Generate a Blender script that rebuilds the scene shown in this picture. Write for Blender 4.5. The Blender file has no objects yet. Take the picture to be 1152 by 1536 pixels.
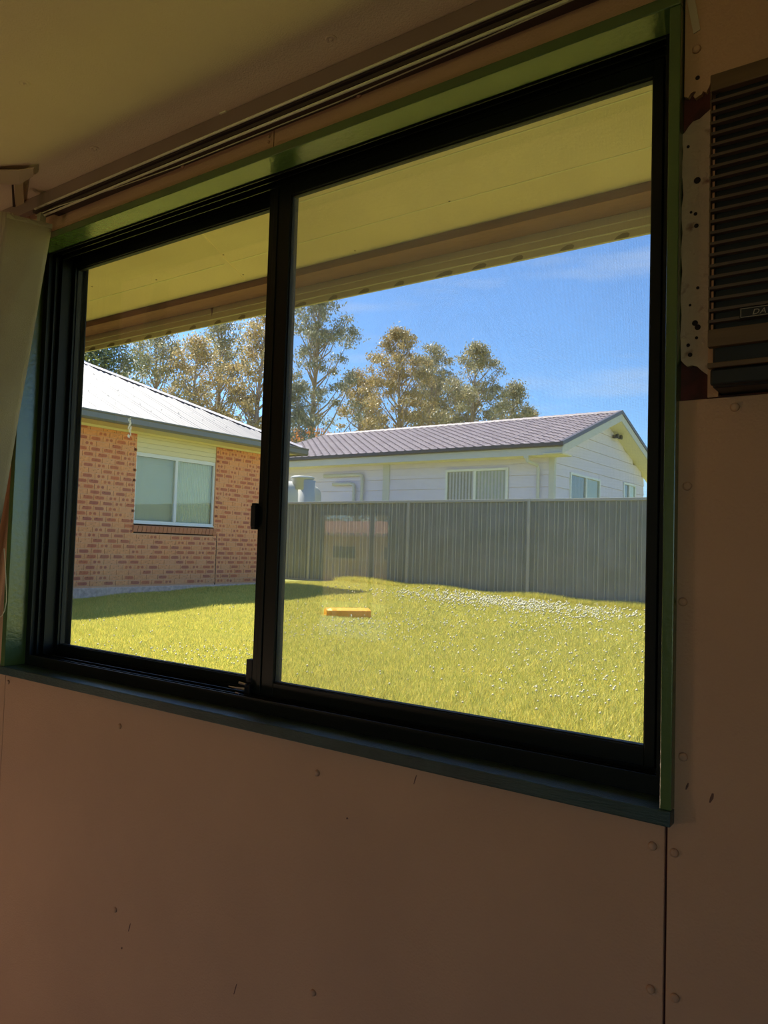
import bpy, bmesh, math, random
import numpy as np
from mathutils import Matrix, Vector
random.seed(7)
rng = np.random.default_rng(7)
S = bpy.context.scene
COL = S.collection

# ------------------------------------------------------------------ camera
cam_d = bpy.data.cameras.new('camera'); cam = bpy.data.objects.new('camera', cam_d); COL.objects.link(cam)
fwd = Vector((-0.58104246, 0.81254752, 0.04643481)); rgt = Vector((0.8138693, 0.58027087, 0.0300413)); upv = Vector((0.00253478, -0.05524714, 0.99846949))
M4 = Matrix((rgt, upv, -fwd)).transposed().to_4x4(); M4.translation = Vector((0, 0, 1.0))
cam.matrix_world = M4
cam_d.sensor_fit = 'VERTICAL'; cam_d.sensor_height = 36.0; cam_d.lens = 1150 / 1536 * 36; cam_d.clip_start = 0.02; cam_d.clip_end = 400
S.camera = cam
# ------------------------------------------------------------------ view / exposure
S.view_settings.view_transform = 'Standard'; S.view_settings.look = 'None'
S.view_settings.exposure = 0.3; S.view_settings.gamma = 1.0
try: S.view_settings.use_curve_mapping = False
except Exception: pass
# ------------------------------------------------------------------ sky and sun
SUN_TRAVEL = Vector((0.68, -0.09, -1.0)).normalized()
world = bpy.data.worlds.new('sky'); S.world = world; world.use_nodes = True
nt = world.node_tree; nt.nodes.clear()
wo = nt.nodes.new('ShaderNodeOutputWorld'); bg = nt.nodes.new('ShaderNodeBackground')
sky = nt.nodes.new('ShaderNodeTexSky'); sky.sky_type = 'NISHITA'; sky.sun_disc = False
sky.sun_elevation = math.asin(-SUN_TRAVEL.z); sky.sun_rotation = math.atan2(-SUN_TRAVEL.x, -SUN_TRAVEL.y)
sky.air_density = 1.0; sky.dust_density = 0.3; sky.ozone_density = 4.0; sky.altitude = 0
tc = nt.nodes.new('ShaderNodeTexCoord'); mp = nt.nodes.new('ShaderNodeMapping'); mp.inputs['Scale'].default_value = (1.6, 1.6, 11.0)
ns = nt.nodes.new('ShaderNodeTexNoise'); ns.inputs['Scale'].default_value = 2.2; ns.inputs['Detail'].default_value = 6; ns.inputs['Roughness'].default_value = 0.55
rp = nt.nodes.new('ShaderNodeValToRGB'); rp.color_ramp.elements[0].position = 0.52; rp.color_ramp.elements[1].position = 0.85
rp.color_ramp.elements[0].color = (0, 0, 0, 1); rp.color_ramp.elements[1].color = (0.5, 0.5, 0.5, 1)
mx = nt.nodes.new('ShaderNodeMixRGB'); mx.inputs[2].default_value = (3.6, 3.9, 4.2, 1)
nt.links.new(tc.outputs['Generated'], mp.inputs['Vector']); nt.links.new(mp.outputs[0], ns.inputs['Vector'])
nt.links.new(ns.outputs[0], rp.inputs[0]); nt.links.new(rp.outputs[0], mx.inputs[0]); nt.links.new(sky.outputs[0], mx.inputs[1])
tn = nt.nodes.new('ShaderNodeMixRGB'); tn.blend_type = 'MULTIPLY'; tn.inputs[0].default_value = 1; tn.inputs[2].default_value = (0.53, 0.70, 0.87, 1)
nt.links.new(sky.outputs[0], tn.inputs[1]); nt.links.new(tn.outputs[0], mx.inputs[1]); nt.links.new(mx.outputs[0], bg.inputs['Color']); bg.inputs['Strength'].default_value = 0.25
nt.links.new(bg.outputs[0], wo.inputs['Surface'])
sd = bpy.data.lights.new('sun', 'SUN'); sd.energy = 10.0; sd.angle = 0.0095; sd.color = (1.0, 0.95, 0.86)
so = bpy.data.objects.new('sun', sd); COL.objects.link(so); so.rotation_euler = SUN_TRAVEL.to_track_quat('-Z', 'Y').to_euler(); so.location = (-20, 5, 30)

FILL_STRENGTH = 11.0
# ------------------------------------------------------------------ materials
def mat(name, base, rough=0.8, metal=0.0, spec=0.5, var=None, vscale=8.0, vdetail=4.0, bump=0.0, bscale=60.0, island=0.0, island_c=None, transl=0.0, thr=(0.35, 0.7), vmap=None, bmap=None):
    m = bpy.data.materials.new(name); m.use_nodes = True
    t = m.node_tree; b = t.nodes['Principled BSDF']
    b.inputs['Roughness'].default_value = rough; b.inputs['Metallic'].default_value = metal; b.inputs['Specular IOR Level'].default_value = spec
    c = t.nodes.new('ShaderNodeRGB'); c.outputs[0].default_value = (*base, 1); out = c.outputs[0]
    tcn = t.nodes.new('ShaderNodeTexCoord')
    def noise(scale, detail, mapping):
        n = t.nodes.new('ShaderNodeTexNoise'); n.inputs['Scale'].default_value = scale; n.inputs['Detail'].default_value = detail
        if mapping:
            mm = t.nodes.new('ShaderNodeMapping'); mm.inputs['Scale'].default_value = mapping; t.links.new(tcn.outputs['Object'], mm.inputs[0]); t.links.new(mm.outputs[0], n.inputs['Vector'])
        else: t.links.new(tcn.outputs['Object'], n.inputs['Vector'])
        return n
    if var:
        n = noise(vscale, vdetail, vmap)
        r = t.nodes.new('ShaderNodeValToRGB'); r.color_ramp.elements[0].position = thr[0]; r.color_ramp.elements[1].position = thr[1]
        x = t.nodes.new('ShaderNodeMixRGB'); x.inputs[2].default_value = (*var, 1)
        t.links.new(n.outputs[0], r.inputs[0]); t.links.new(r.outputs[0], x.inputs[0]); t.links.new(out, x.inputs[1]); out = x.outputs[0]
    if island:
        g = t.nodes.new('ShaderNodeNewGeometry')
        x = t.nodes.new('ShaderNodeMixRGB'); x.inputs[2].default_value = (*(island_c or (0.1, 0.1, 0.1)), 1)
        mm = t.nodes.new('ShaderNodeMath'); mm.operation = 'MULTIPLY'; mm.inputs[1].default_value = island
        oi = t.nodes.new('ShaderNodeObjectInfo'); ad = t.nodes.new('ShaderNodeMath'); ad.operation = 'ADD'; fr = t.nodes.new('ShaderNodeMath'); fr.operation = 'FRACT'
        t.links.new(g.outputs['Random Per Island'], ad.inputs[0]); t.links.new(oi.outputs['Random'], ad.inputs[1]); t.links.new(ad.outputs[0], fr.inputs[0])
        t.links.new(fr.outputs[0], mm.inputs[0]); t.links.new(mm.outputs[0], x.inputs[0]); t.links.new(out, x.inputs[1]); out = x.outputs[0]
    t.links.new(out, b.inputs['Base Color'])
    if bump:
        n = noise(bscale, 6, bmap); bu = t.nodes.new('ShaderNodeBump'); bu.inputs['Strength'].default_value = bump; bu.inputs['Distance'].default_value = 0.02
        t.links.new(n.outputs[0], bu.inputs['Height']); t.links.new(bu.outputs[0], b.inputs['Normal'])
    if transl:
        tr = t.nodes.new('ShaderNodeBsdfTranslucent'); t.links.new(out, tr.inputs['Color'])
        mxs = t.nodes.new('ShaderNodeMixShader'); mxs.inputs[0].default_value = transl
        o = t.nodes['Material Output']; t.links.new(b.outputs[0], mxs.inputs[1]); t.links.new(tr.outputs[0], mxs.inputs[2]); t.links.new(mxs.outputs[0], o.inputs['Surface'])
    return m

def glass(name, dust=0.02, tint=(0.97, 0.98, 0.97), refl=1.0, dustcol=(0.8, 0.78, 0.7)):
    m = bpy.data.materials.new(name); m.use_nodes = True; t = m.node_tree; t.nodes.clear()
    o = t.nodes.new('ShaderNodeOutputMaterial'); tr = t.nodes.new('ShaderNodeBsdfTransparent'); tr.inputs[0].default_value = (*tint, 1)
    gl = t.nodes.new('ShaderNodeBsdfGlossy'); gl.inputs['Roughness'].default_value = 0.0; gl.inputs[0].default_value = (refl, refl, refl, 1)
    fr = t.nodes.new('ShaderNodeFresnel'); g = t.nodes.new('ShaderNodeNewGeometry')
    io = t.nodes.new('ShaderNodeMix'); io.data_type = 'FLOAT'; io.inputs[2].default_value = 1.5; io.inputs[3].default_value = 1 / 1.5
    t.links.new(g.outputs['Backfacing'], io.inputs[0]); t.links.new(io.outputs[0], fr.inputs['IOR'])
    m1 = t.nodes.new('ShaderNodeMixShader'); t.links.new(fr.outputs[0], m1.inputs[0]); t.links.new(tr.outputs[0], m1.inputs[1]); t.links.new(gl.outputs[0], m1.inputs[2])
    tl = t.nodes.new('ShaderNodeBsdfTranslucent'); tl.inputs[0].default_value = (*dustcol, 1); df = t.nodes.new('ShaderNodeBsdfDiffuse'); df.inputs[0].default_value = (*dustcol, 1)
    ms = t.nodes.new('ShaderNodeMixShader'); t.links.new(df.outputs[0], ms.inputs[1]); t.links.new(tl.outputs[0], ms.inputs[2])
    tcn = t.nodes.new('ShaderNodeTexCoord'); n = t.nodes.new('ShaderNodeTexNoise'); n.inputs['Scale'].default_value = 3.0; n.inputs['Detail'].default_value = 7; n.inputs['Roughness'].default_value = 0.7
    t.links.new(tcn.outputs['Object'], n.inputs['Vector'])
    mr = t.nodes.new('ShaderNodeMapRange'); mr.inputs[1].default_value = 0.3; mr.inputs[2].default_value = 0.8; mr.inputs[3].default_value = dust * 0.3; mr.inputs[4].default_value = dust * 1.6
    t.links.new(n.outputs[0], mr.inputs[0])
    m2 = t.nodes.new('ShaderNodeMixShader'); t.links.new(mr.outputs[0], m2.inputs[0]); t.links.new(m1.outputs[0], m2.inputs[1]); t.links.new(ms.outputs[0], m2.inputs[2])
    t.links.new(m2.outputs[0], o.inputs['Surface'])
    return m

GREEN = mat('green_gloss_paint', (0.070, 0.125, 0.032), 0.22, spec=1.0, var=(0.085, 0.15, 0.036), vscale=6, bump=0.05, bscale=90)
SILL = mat('sill_paint', (0.035, 0.070, 0.062), 0.33, var=(0.022, 0.042, 0.036), vscale=9, bump=0.25, bscale=60, bmap=(1, 6, 6))
ALU = mat('dark_aluminium', (0.003, 0.0048, 0.0028), 0.45, spec=0.3, var=(0.006, 0.008, 0.0045), vscale=5)
RUBBER = mat('black_rubber', (0.004, 0.004, 0.004), 0.6)
WALLP = mat('pink_beige_wall_paint', (0.60, 0.35, 0.20), 0.75, var=(0.55, 0.32, 0.185), vscale=3.5, bump=0.18, bscale=220)
CEILP = mat('cream_ceiling_paint', (0.86, 0.66, 0.46), 0.7, var=(0.81, 0.61, 0.42), vscale=2.5, bump=0.25, bscale=260)
REDB = mat('old_red_brown_board', (0.11, 0.022, 0.018), 0.8, var=(0.03, 0.012, 0.01), vscale=25)
FLOORM = mat('dull_brown_floor', (0.20, 0.13, 0.08), 0.6, var=(0.14, 0.09, 0.055), vscale=3)
ROOMW = mat('inner_wall_paint', (0.50, 0.35, 0.25), 0.8, bump=0.1, bscale=150)
TRACKM = mat('track_enamel', (0.96, 0.90, 0.60), 0.3)
TRACKD = mat('track_groove', (0.07, 0.045, 0.035), 0.6)
BOARDP = mat('pelmet_board_paint', (0.30, 0.20, 0.16), 0.7, var=(0.26, 0.17, 0.13), vscale=6)
FABRIC = mat('blind_fabric', (0.46, 0.40, 0.30), 0.9, var=(0.41, 0.35, 0.26), vscale=5, bump=0.2, bscale=400, transl=0.10)
CORD = mat('cord', (0.70, 0.66, 0.42), 0.8)
WOODAC = mat('ac_wood_grain_plastic', (0.15, 0.085, 0.035), 0.5, var=(0.11, 0.06, 0.025), vscale=8, vmap=(1, 1, 12))
ACSLAT = mat('ac_slat_brown', (0.10, 0.065, 0.045), 0.5)
ACBLACK = mat('ac_black_plastic', (0.006, 0.006, 0.006), 0.5)
ACSILV = mat('badge_silver', (0.35, 0.30, 0.24), 0.4, metal=0.5)
SOFF = mat('soffit_cream_paint', (0.80, 0.64, 0.40), 0.75, var=(0.70, 0.55, 0.34), vscale=2.0, vdetail=8, bump=0.1, bscale=60)
BEAM = mat('weathered_primer_timber', (0.28, 0.12, 0.095), 0.85, var=(0.20, 0.08, 0.06), vscale=10, vmap=(1, 6, 6))
GUTC = mat('cream_gutter_paint', (0.96, 0.90, 0.60), 0.5, var=(0.90, 0.84, 0.54), vscale=4)
STAIN = mat('gutter_stain', (0.36, 0.31, 0.15), 0.8)
BRICKA = mat('brick_tan', (0.88, 0.39, 0.155), 0.85, var=(0.72, 0.30, 0.12), vscale=30, island=0.45, island_c=(0.76, 0.38, 0.20), bump=0.25, bscale=80)
BRICKB = mat('brick_dark_blotch', (0.55, 0.125, 0.055), 0.85, var=(0.64, 0.22, 0.09), vscale=45, island=0.7, island_c=(0.36, 0.12, 0.085))
MORTAR = mat('mortar', (0.74, 0.42, 0.25), 0.95)
SPECK = mat('black_speck', (0.05, 0.025, 0.02), 0.9)
CONC = mat('concrete', (0.74, 0.54, 0.42), 0.95, var=(0.45, 0.33, 0.26), vscale=14, bump=0.4, bscale=30)
WROOF = mat('white_metal_roof', (0.205, 0.185, 0.185), 0.6, var=(0.185, 0.168, 0.168), vscale=1.5)
GUTG = mat('grey_gutter_metal', (0.18, 0.175, 0.145), 0.35)
EAVEC = mat('pale_cream_fascia', (0.80, 0.74, 0.48), 0.7)
WFRAME = mat('white_window_frame', (0.78, 0.80, 0.76), 0.4)
FENCEM = mat('fence_grey_green_steel', (0.26, 0.27, 0.26), 0.38, var=(0.20, 0.215, 0.185), vscale=2)
FENCE_LIT = mat('lit_rib_crest', (0.52, 0.52, 0.45), 0.35, var=(0.40, 0.41, 0.36), vscale=3)  # paler crest colour stands in for light caught along the ribs
FENCER = mat('fence_rail_steel', (0.42, 0.42, 0.38), 0.35)
SIDING = mat('grey_siding_paint', (0.72, 0.68, 0.80), 0.7, island=0.12, island_c=(0.68, 0.64, 0.76))
TRIMW = mat('off_white_trim_paint', (0.58, 0.58, 0.53), 0.6)
TILE = mat('roof_tile_grey_brown', (0.40, 0.325, 0.32), 0.55, var=(0.34, 0.27, 0.27), vscale=2.0, island=0.45, island_c=(0.27, 0.21, 0.22))
DGUT = mat('charcoal_gutter', (0.075, 0.06, 0.065), 0.4)
TANKM = mat('tank_plastic', (0.60, 0.60, 0.55), 0.5)
GRASSG = mat('lawn_soil', (0.30, 0.31, 0.07), 0.95, var=(0.40, 0.37, 0.09), vscale=1.8, vdetail=10, bump=0.6, bscale=25)
BLADE = mat('grass_blade', (0.38, 0.44, 0.08), 0.6, island=0.95, island_c=(1.0, 0.82, 0.20), transl=0.35)
FLOWER = mat('clover_flower', (0.66, 0.62, 0.44), 0.8)
BARK = mat('gum_bark', (0.50, 0.40, 0.33), 0.9, var=(0.32, 0.24, 0.20), vscale=2, vmap=(3, 3, .6))
LEAFA = mat('gum_leaf_olive', (0.24, 0.25, 0.13), 0.45, island=0.9, island_c=(0.62, 0.52, 0.32), transl=0.3)
LEAFB = mat('gum_leaf_golden', (0.30, 0.26, 0.12), 0.45, island=0.9, island_c=(0.74, 0.54, 0.26), transl=0.3)
LEAFC = mat('gum_leaf_grey', (0.20, 0.23, 0.15), 0.45, island=0.9, island_c=(0.54, 0.51, 0.36), transl=0.3)
LEAFD = mat('pine_needle_dark', (0.10, 0.13, 0.06), 0.6, island=0.9, island_c=(0.26, 0.28, 0.14), transl=0.2)
LEAFS = mat('shrub_leaf', (0.20, 0.24, 0.05), 0.6, island=0.8, island_c=(0.40, 0.33, 0.09), transl=0.3)
PETAL = mat('orange_flower', (0.90, 0.34, 0.07), 0.7)
ORANGE = mat('orange_reflection', (0.95, 0.40, 0.005), 0.4)
TANF = mat('tan_fence_paint', (0.85, 0.50, 0.26), 0.7)
TANW = mat('tan_rendered_wall', (0.90, 0.58, 0.32), 0.8)
REDT = mat('terracotta_tile', (0.45, 0.20, 0.12), 0.7, island=0.5, island_c=(0.6, 0.3, 0.2))
DARKG = mat('dark_window_glass', (0.05, 0.05, 0.05), 0.08)
CURT = mat('window_blind_behind_glass', (0.85, 0.82, 0.60), 0.7)
CURTD = mat('dark_curtain', (0.16, 0.15, 0.13), 0.8)
BLACKM = mat('black_metal', (0.01, 0.01, 0.012), 0.4)
DROP = mat('white_bird_dropping', (0.95, 0.95, 0.95), 0.8, transl=0.9)
HOUSEG = glass('house_glass', 0.04, tint=(0.9, 0.93, 0.9))
GLASSL = glass('glass_clear_pane', 0.012)
GLASSR = glass('glass_dusty_pane', 0.06, dustcol=(0.8, 0.72, 0.6))
MESHM = mat('screen_wire', (0.30, 0.30, 0.28), 0.5)

# ------------------------------------------------------------------ mesh helpers
class MB:
    def __init__(s): s.v = []; s.f = []; s.m = []
    def add(s, vs, fs, mi=0):
        o = len(s.v); s.v += [tuple(v) for v in vs]; s.f += [tuple(o + i for i in f) for f in fs]; s.m += [mi] * len(fs); return s
    def box(s, x0, x1, y0, y1, z0, z1, mi=0):
        return s.add([(x0, y0, z0), (x1, y0, z0), (x1, y1, z0), (x0, y1, z0), (x0, y0, z1), (x1, y0, z1), (x1, y1, z1), (x0, y1, z1)],
                     [(0, 3, 2, 1), (4, 5, 6, 7), (0, 1, 5, 4), (1, 2, 6, 5), (2, 3, 7, 6), (3, 0, 4, 7)], mi)
    def prism(s, pts, off, mi=0):   # closed polygon of 3d points extruded by vector off
        n = len(pts); off = Vector(off); a = [Vector(p) for p in pts]; b = [p + off for p in a]
        return s.add(a + b, [tuple(range(n - 1, -1, -1)), tuple(range(n, 2 * n))] + [(i, (i + 1) % n, n + (i + 1) % n, n + i) for i in range(n)], mi)
    def tube(s, pts, r, n=8, mi=0, cap=True):
        pts = [Vector(p) for p in pts]; rs = r if isinstance(r, (list, tuple)) else [r] * len(pts); vs = []; fs = []
        for i, p in enumerate(pts):
            d = (pts[min(i + 1, len(pts) - 1)] - pts[max(i - 1, 0)]).normalized()
            a = d.orthogonal().normalized() if i == 0 else (pa - d * pa.dot(d)).normalized()
            pa = a; b = d.cross(a)
            for k in range(n):
                t = 2 * math.pi * k / n; vs.append(p + (a * math.cos(t) + b * math.sin(t)) * rs[i])
        for i in range(len(pts) - 1):
            for k in range(n): fs.append((i * n + k, i * n + (k + 1) % n, (i + 1) * n + (k + 1) % n, (i + 1) * n + k))
        if cap: fs += [tuple(range(n - 1, -1, -1)), tuple(range((len(pts) - 1) * n, len(pts) * n))]
        return s.add(vs, fs, mi)
    def lathe(s, prof, c, axis='z', n=20, mi=0):
        vs = []; fs = []
        for (r, h) in prof:
            for k in range(n):
                t = 2 * math.pi * k / n; x, y = r * math.cos(t), r * math.sin(t)
                vs.append({'z': (c[0] + x, c[1] + y, c[2] + h), 'y': (c[0] + x, c[1] + h, c[2] + y), 'x': (c[0] + h, c[1] + x, c[2] + y)}[axis])
        for i in range(len(prof) - 1):
            for k in range(n): fs.append((i * n + k, i * n + (k + 1) % n, (i + 1) * n + (k + 1) % n, (i + 1) * n + k))
        fs += [tuple(range(n - 1, -1, -1)), tuple(range((len(prof) - 1) * n, len(prof) * n))]
        return s.add(vs, fs, mi)
    def mesh(s, name, mats, smooth=False):
        me = bpy.data.meshes.new(name); me.from_pydata(s.v, [], s.f)
        for m in (mats if isinstance(mats, (list, tuple)) else [mats]): me.materials.append(m)
        me.polygons.foreach_set('material_index', s.m)
        if smooth: me.polygons.foreach_set('use_smooth', [True] * len(me.polygons))
        me.update(); return me
    def obj(s, name, mats, parent=None, smooth=False, bevel=0):
        return link(name, s.mesh(name, mats, smooth), parent, bevel)
def link(name, me, parent=None, bevel=0, loc=None):
    o = bpy.data.objects.new(name, me); COL.objects.link(o)
    if loc is not None: o.location = loc
    if parent is not None: o.parent = parent
    if bevel:
        b = o.modifiers.new('bevel', 'BEVEL'); b.width = bevel; b.segments = 2; b.limit_method = 'ANGLE'
    return o
def empty(name, loc=(0, 0, 0)):
    o = bpy.data.objects.new(name, None); COL.objects.link(o); o.location = loc; o.empty_display_size = 0.1; return o
def tag(o, label=None, cat=None, group=None, kind=None):
    if label: o['label'] = label
    if cat: o['category'] = cat
    if group: o['group'] = group
    if kind: o['kind'] = kind
    return o
def struct(o, label=None, cat=None): return tag(o, label, cat, None, 'structure')
def rawmesh(name, verts, quads, mats, k=4):   # numpy arrays -> mesh fast
    me = bpy.data.meshes.new(name); nv = len(verts); nf = len(quads)
    me.vertices.add(nv); me.vertices.foreach_set('co', verts.astype(np.float32).ravel())
    me.loops.add(nf * k); me.loops.foreach_set('vertex_index', quads.astype(np.int32).ravel())
    me.polygons.add(nf); me.polygons.foreach_set('loop_start', np.arange(nf, dtype=np.int32) * k)
    try: me.polygons.foreach_set('loop_total', np.full(nf, k, dtype=np.int32))
    except Exception: pass
    for m in mats: me.materials.append(m)
    me.update(calc_edges=True); return me
def cyl_caps(mb, c, r, h, n=12): # low dome screw head on a wall facing -Y
    return mb.lathe([(r, 0), (r * 0.92, -h * 0.6), (r * 0.6, -h), (0.001, -h * 1.05)], c, 'y', n)

# ================================================================== THE GROUND
def sst(t): t = np.clip(t, 0, 1); return t * t * (3 - 2 * t)
def gz(x, y):
    x = np.asarray(x, float); y = np.asarray(y, float)
    z = 0.17 * np.clip((y - 6.0) / 5.5, 0, 1) * np.clip((-4.0 - x) / 5.5, 0, 1)
    return z - 1.2 * sst((-7.5 - y) / 11)
xs = np.concatenate([np.arange(-90, -16, 6.0), np.arange(-16, 4, 0.5), np.arange(4, 40, 6.0)])
ys = np.concatenate([np.arange(-60, -22, 6.0), np.arange(-22, 16, 0.5), np.arange(16, 110, 6.0)])
xs = np.unique(np.concatenate([xs, [-8.3, 1.7]])); ys = np.unique(np.concatenate([ys, [-6.1, 1.38]]))
X, Y = np.meshgrid(xs, ys); V = np.stack([X.ravel(), Y.ravel(), gz(X, Y).ravel()], 1)
nx = len(xs); I = (np.arange(len(ys) - 1)[:, None] * nx + np.arange(nx - 1)[None]).ravel()
cxm = (V[I, 0] + V[I + 1, 0]) / 2; cym = (V[I, 1] + V[I + nx, 1]) / 2
I = I[~((cxm > -8.3) & (cxm < 1.7) & (cym > -6.1) & (cym < 1.38))]     # no ground inside the room
me = rawmesh('ground', V, np.stack([I, I + 1, I + 1 + nx, I + nx], 1), [GRASSG]); me.polygons.foreach_set('use_smooth', [True] * len(me.polygons))
tag(link('lawn', me), kind='structure')

# ================================================================== OUR ROOM
WY = 1.216     # face of the old board behind the wall sheets
XL, XR, ZC, FLZ = -8.2, 1.6, 1.985, -0.46
ACX0, ACX1, ACZ0, ACZ1 = -0.2575, 0.366, 1.2425, 1.7005
OX0, OX1, OZ0, OZ1 = -2.207, -0.314, 0.600, 1.905     # rough opening
wf = MB()
wf.box(XL - 0.1, OX0, WY, 1.40, -0.6, 2.25); wf.box(OX1, ACX0, WY, 1.40, -0.6, 2.25); wf.box(ACX1, XR + 0.1, WY, 1.40, -0.6, 2.25)
wf.box(ACX0, ACX1, WY, 1.40, -0.6, ACZ0); wf.box(ACX0, ACX1, WY, 1.40, ACZ1, 2.25)
wf.box(OX0, OX1, WY, 1.40, -0.6, OZ0); wf.box(OX0, OX1, WY, 1.40, OZ1, 2.25)
wall = struct(wf.obj('wall_front', REDB))
PY0, PY1 = 1.208, 1.2155
def sheet(x0, x1, z0, z1, m=WALLP): return MB().box(x0, x1, PY0, PY1, z0, z1).obj('wall_panel', m, wall, bevel=0.0012)
sheet(XL, -2.209, FLZ, ZC); sheet(-2.207, -0.3275, FLZ, 0.5985); sheet(-0.3235, XR, FLZ, 1.238)
sheet(-2.207, -1.2005, 1.8785, ZC); sheet(-1.1975, -0.318, 1.8785, ZC)
# upper right sheet with torn lower left edge, and the old patched strip beside the window
up = [(-0.312, ZC), (-0.312, 1.716), (-0.3085, 1.7145), (-0.306, 1.7125), (-0.303, 1.7185), (-0.2985, 1.7205), (-0.2945, 1.7190), (-0.2985, 1.7130), (-0.2955, 1.7085), (-0.291, 1.7105), (-0.286, 1.7125),
      (-0.2845, 1.7165), (-0.2795, 1.7135), (-0.276, 1.7195), (-0.2735, 1.7270), (-0.2735, 1.60), (-0.14, 1.60), (XR, 1.60), (XR, ZC)]
up2 = [(-0.312, ZC)] + up[1:15] + [(-0.265, 1.735), (XR, 1.735), (XR, ZC)]
MB().prism([(x, PY1, z) for x, z in up2][::-1], (0, PY0 - PY1, 0)).obj('wall_panel', WALLP, wall)
pt = [(-0.3155, 1.6560), (-0.3105, 1.6600), (-0.305, 1.6675), (-0.299, 1.6730), (-0.289, 1.6745), (-0.281, 1.6800), (-0.2735, 1.6850), (-0.2735, 1.2745), (-0.280, 1.2800), (-0.2835, 1.2830),
      (-0.289, 1.2890), (-0.296, 1.2915), (-0.303, 1.2900), (-0.308, 1.2950), (-0.3125, 1.3010), (-0.3140, 1.34), (-0.3125, 1.37), (-0.3145, 1.40), (-0.3120, 1.44), (-0.3145, 1.47), (-0.3125, 1.50), (-0.3150, 1.535), (-0.3118, 1.56), (-0.3148, 1.60), (-0.313, 1.63)]
strip_b = MB().prism([(x, PY1, z) for x, z in pt][::-1], (0, PY0 - PY1 + 0.001, 0)).obj('patched_strip', mat('patched_strip_paint', (0.55, 0.40, 0.28), 0.8, var=(0.22, 0.11, 0.08), vscale=38, thr=(0.60, 0.74), bump=0.25, bscale=120), wall)
strip_b['label'] = 'flaking painted strip with holes and ragged edge beside window'
MB().box(-0.2735, ACX0 - .001, PY0 + .001, PY1, 1.24, 1.733).obj('wall_panel', WALLP, wall); MB().box(ACX1 + .001, XR, PY0 + .001, PY1, 1.24, 1.733).obj('wall_panel', WALLP, wall); MB().box(ACX0, ACX1, PY0 + .001, PY1, 1.702, 1.733).obj('wall_panel', WALLP, wall)
scr = MB(); cyl_caps(scr, (0, 0, 0), 0.0068, 0.0048); scm = scr.mesh('screw_cap', WALLP, True)
for x, z in [(-2.190, 0.576), (-1.658, 0.533), (-1.010, 0.542), (-0.345, 0.561), (-0.313, 0.559), (-1.643, 0.087), (-1.001, 0.114), (-0.302, 0.702), (-0.305, 0.932), (-0.301, 1.107), (-0.2945, 1.786), (-1.507, 1.930), (-0.958, 1.931), (-0.235, 1.222), (-0.31, 0.35), (-0.345, 0.35), (0.2, 0.9), (-1.213, 1.905), (-1.213, 1.917)]:
    o = link('screw_cap', scm, wall, loc=(x, PY0, z))
    if abs(x + 1.213) < .01: o.scale = (.5, 1, .5)
# small dark scars, a butt strip and holes in the sheets
sc = MB()
for x, z, w, h in [(-1.585, 0.062, .0022, .012), (-0.775, 0.575, .0015, .010), (-1.218, 0.045, .0015, .014), (-0.93, 0.47, .003, .002), (-1.61, 0.005, .003, .003), (-0.262, 0.65, .003, .008), (-0.296, 0.66, .0018, .006)]:
    pts = [(x + w * math.cos(a) * random.uniform(.6, 1.2) + .3 * h * math.sin(a), PY0 - .0006, z + h * math.sin(a)) for a in [i * math.pi / 3 for i in range(6)]]
    sc.prism(pts[::-1], (0, .0008, 0))
sc.obj('paint_scars', mat('paint_scar', (0.16, 0.08, 0.055), 0.9), wall)
hm = MB().lathe([(0.0034, 0.0), (0.0034, -0.0009), (0.0001, -0.0009)], (0, 0, 0), 'y', 10).mesh('nail_hole', mat('nail_hole_dark', (0.02, 0.008, 0.006), 0.9))
for x, z, s in [(-0.2925, 1.7400, 1), (-0.3055, 1.6350, .7), (-0.2915, 1.5780, 1.5), (-0.3, 1.53, .6), (-0.2935, 1.526, .8), (-0.292, 1.507, 1), (-0.2925, 1.3560, 1.3), (-0.2885, 1.3490, 1.3), (-0.290, 1.333, .7), (-0.302, 1.3230, .8), (-0.299, 1.3080, 1.0), (-0.289, 1.41, .7), (-0.3, 1.385, .6)]:
    o = link('nail_hole', hm, wall, loc=(x, PY0 + (.001 if z < 1.69 else 0), z)); o.scale = (s, 1, s)
# short bracket tape above the strip
MB().prism([(-0.315, 1.2075, 1.90), (-0.303, 1.2075, 1.90), (-0.289, 1.2075, 1.815), (-0.299, 1.2075, 1.812)], (0, -.0015, 0)).obj('peeling_tape', mat('peeling_tape_paint', (0.62, 0.48, 0.34), 0.7), wall)
# other walls, floor
def plain(name, x0, x1, y0, y1, z0, z1, m): return struct(MB().box(x0, x1, y0, y1, z0, z1).obj(name, m))
plain('floor', XL - .1, XR + .1, -6.1, WY, FLZ - .12, FLZ - .004, FLOORM)
bpy.data.objects['floor'].location.z = 0.004
plain('wall_left', XL - .1, XL, -6.1, WY - .001, FLZ + .004, 2.25, ROOMW)
wr = MB(); wr.box(XR, XR + .1, -6.1, -5.2, FLZ + .004, 2.25); wr.box(XR, XR + .1, -1.2, WY - .001, FLZ + .004, 2.25); wr.box(XR, XR + .1, -5.2, -1.2, 1.80, 2.25); wr.box(XR, XR + .1, -5.2, -1.2, FLZ + .004, -.10)
struct(wr.obj('wall_right', ROOMW))
wb = MB(); DX0, DX1, DZ = -7.35, -6.05, 1.50
wb.box(XL, DX0, -6.1, -6.0, FLZ + .004, 2.25); wb.box(DX1, -1.3, -6.1, -6.0, FLZ + .004, 2.25); wb.box(DX0, DX1, -6.1, -6.0, DZ, 2.25); wb.box(DX0, DX1, -6.1, -6.0, FLZ + .004, -.3)
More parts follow.
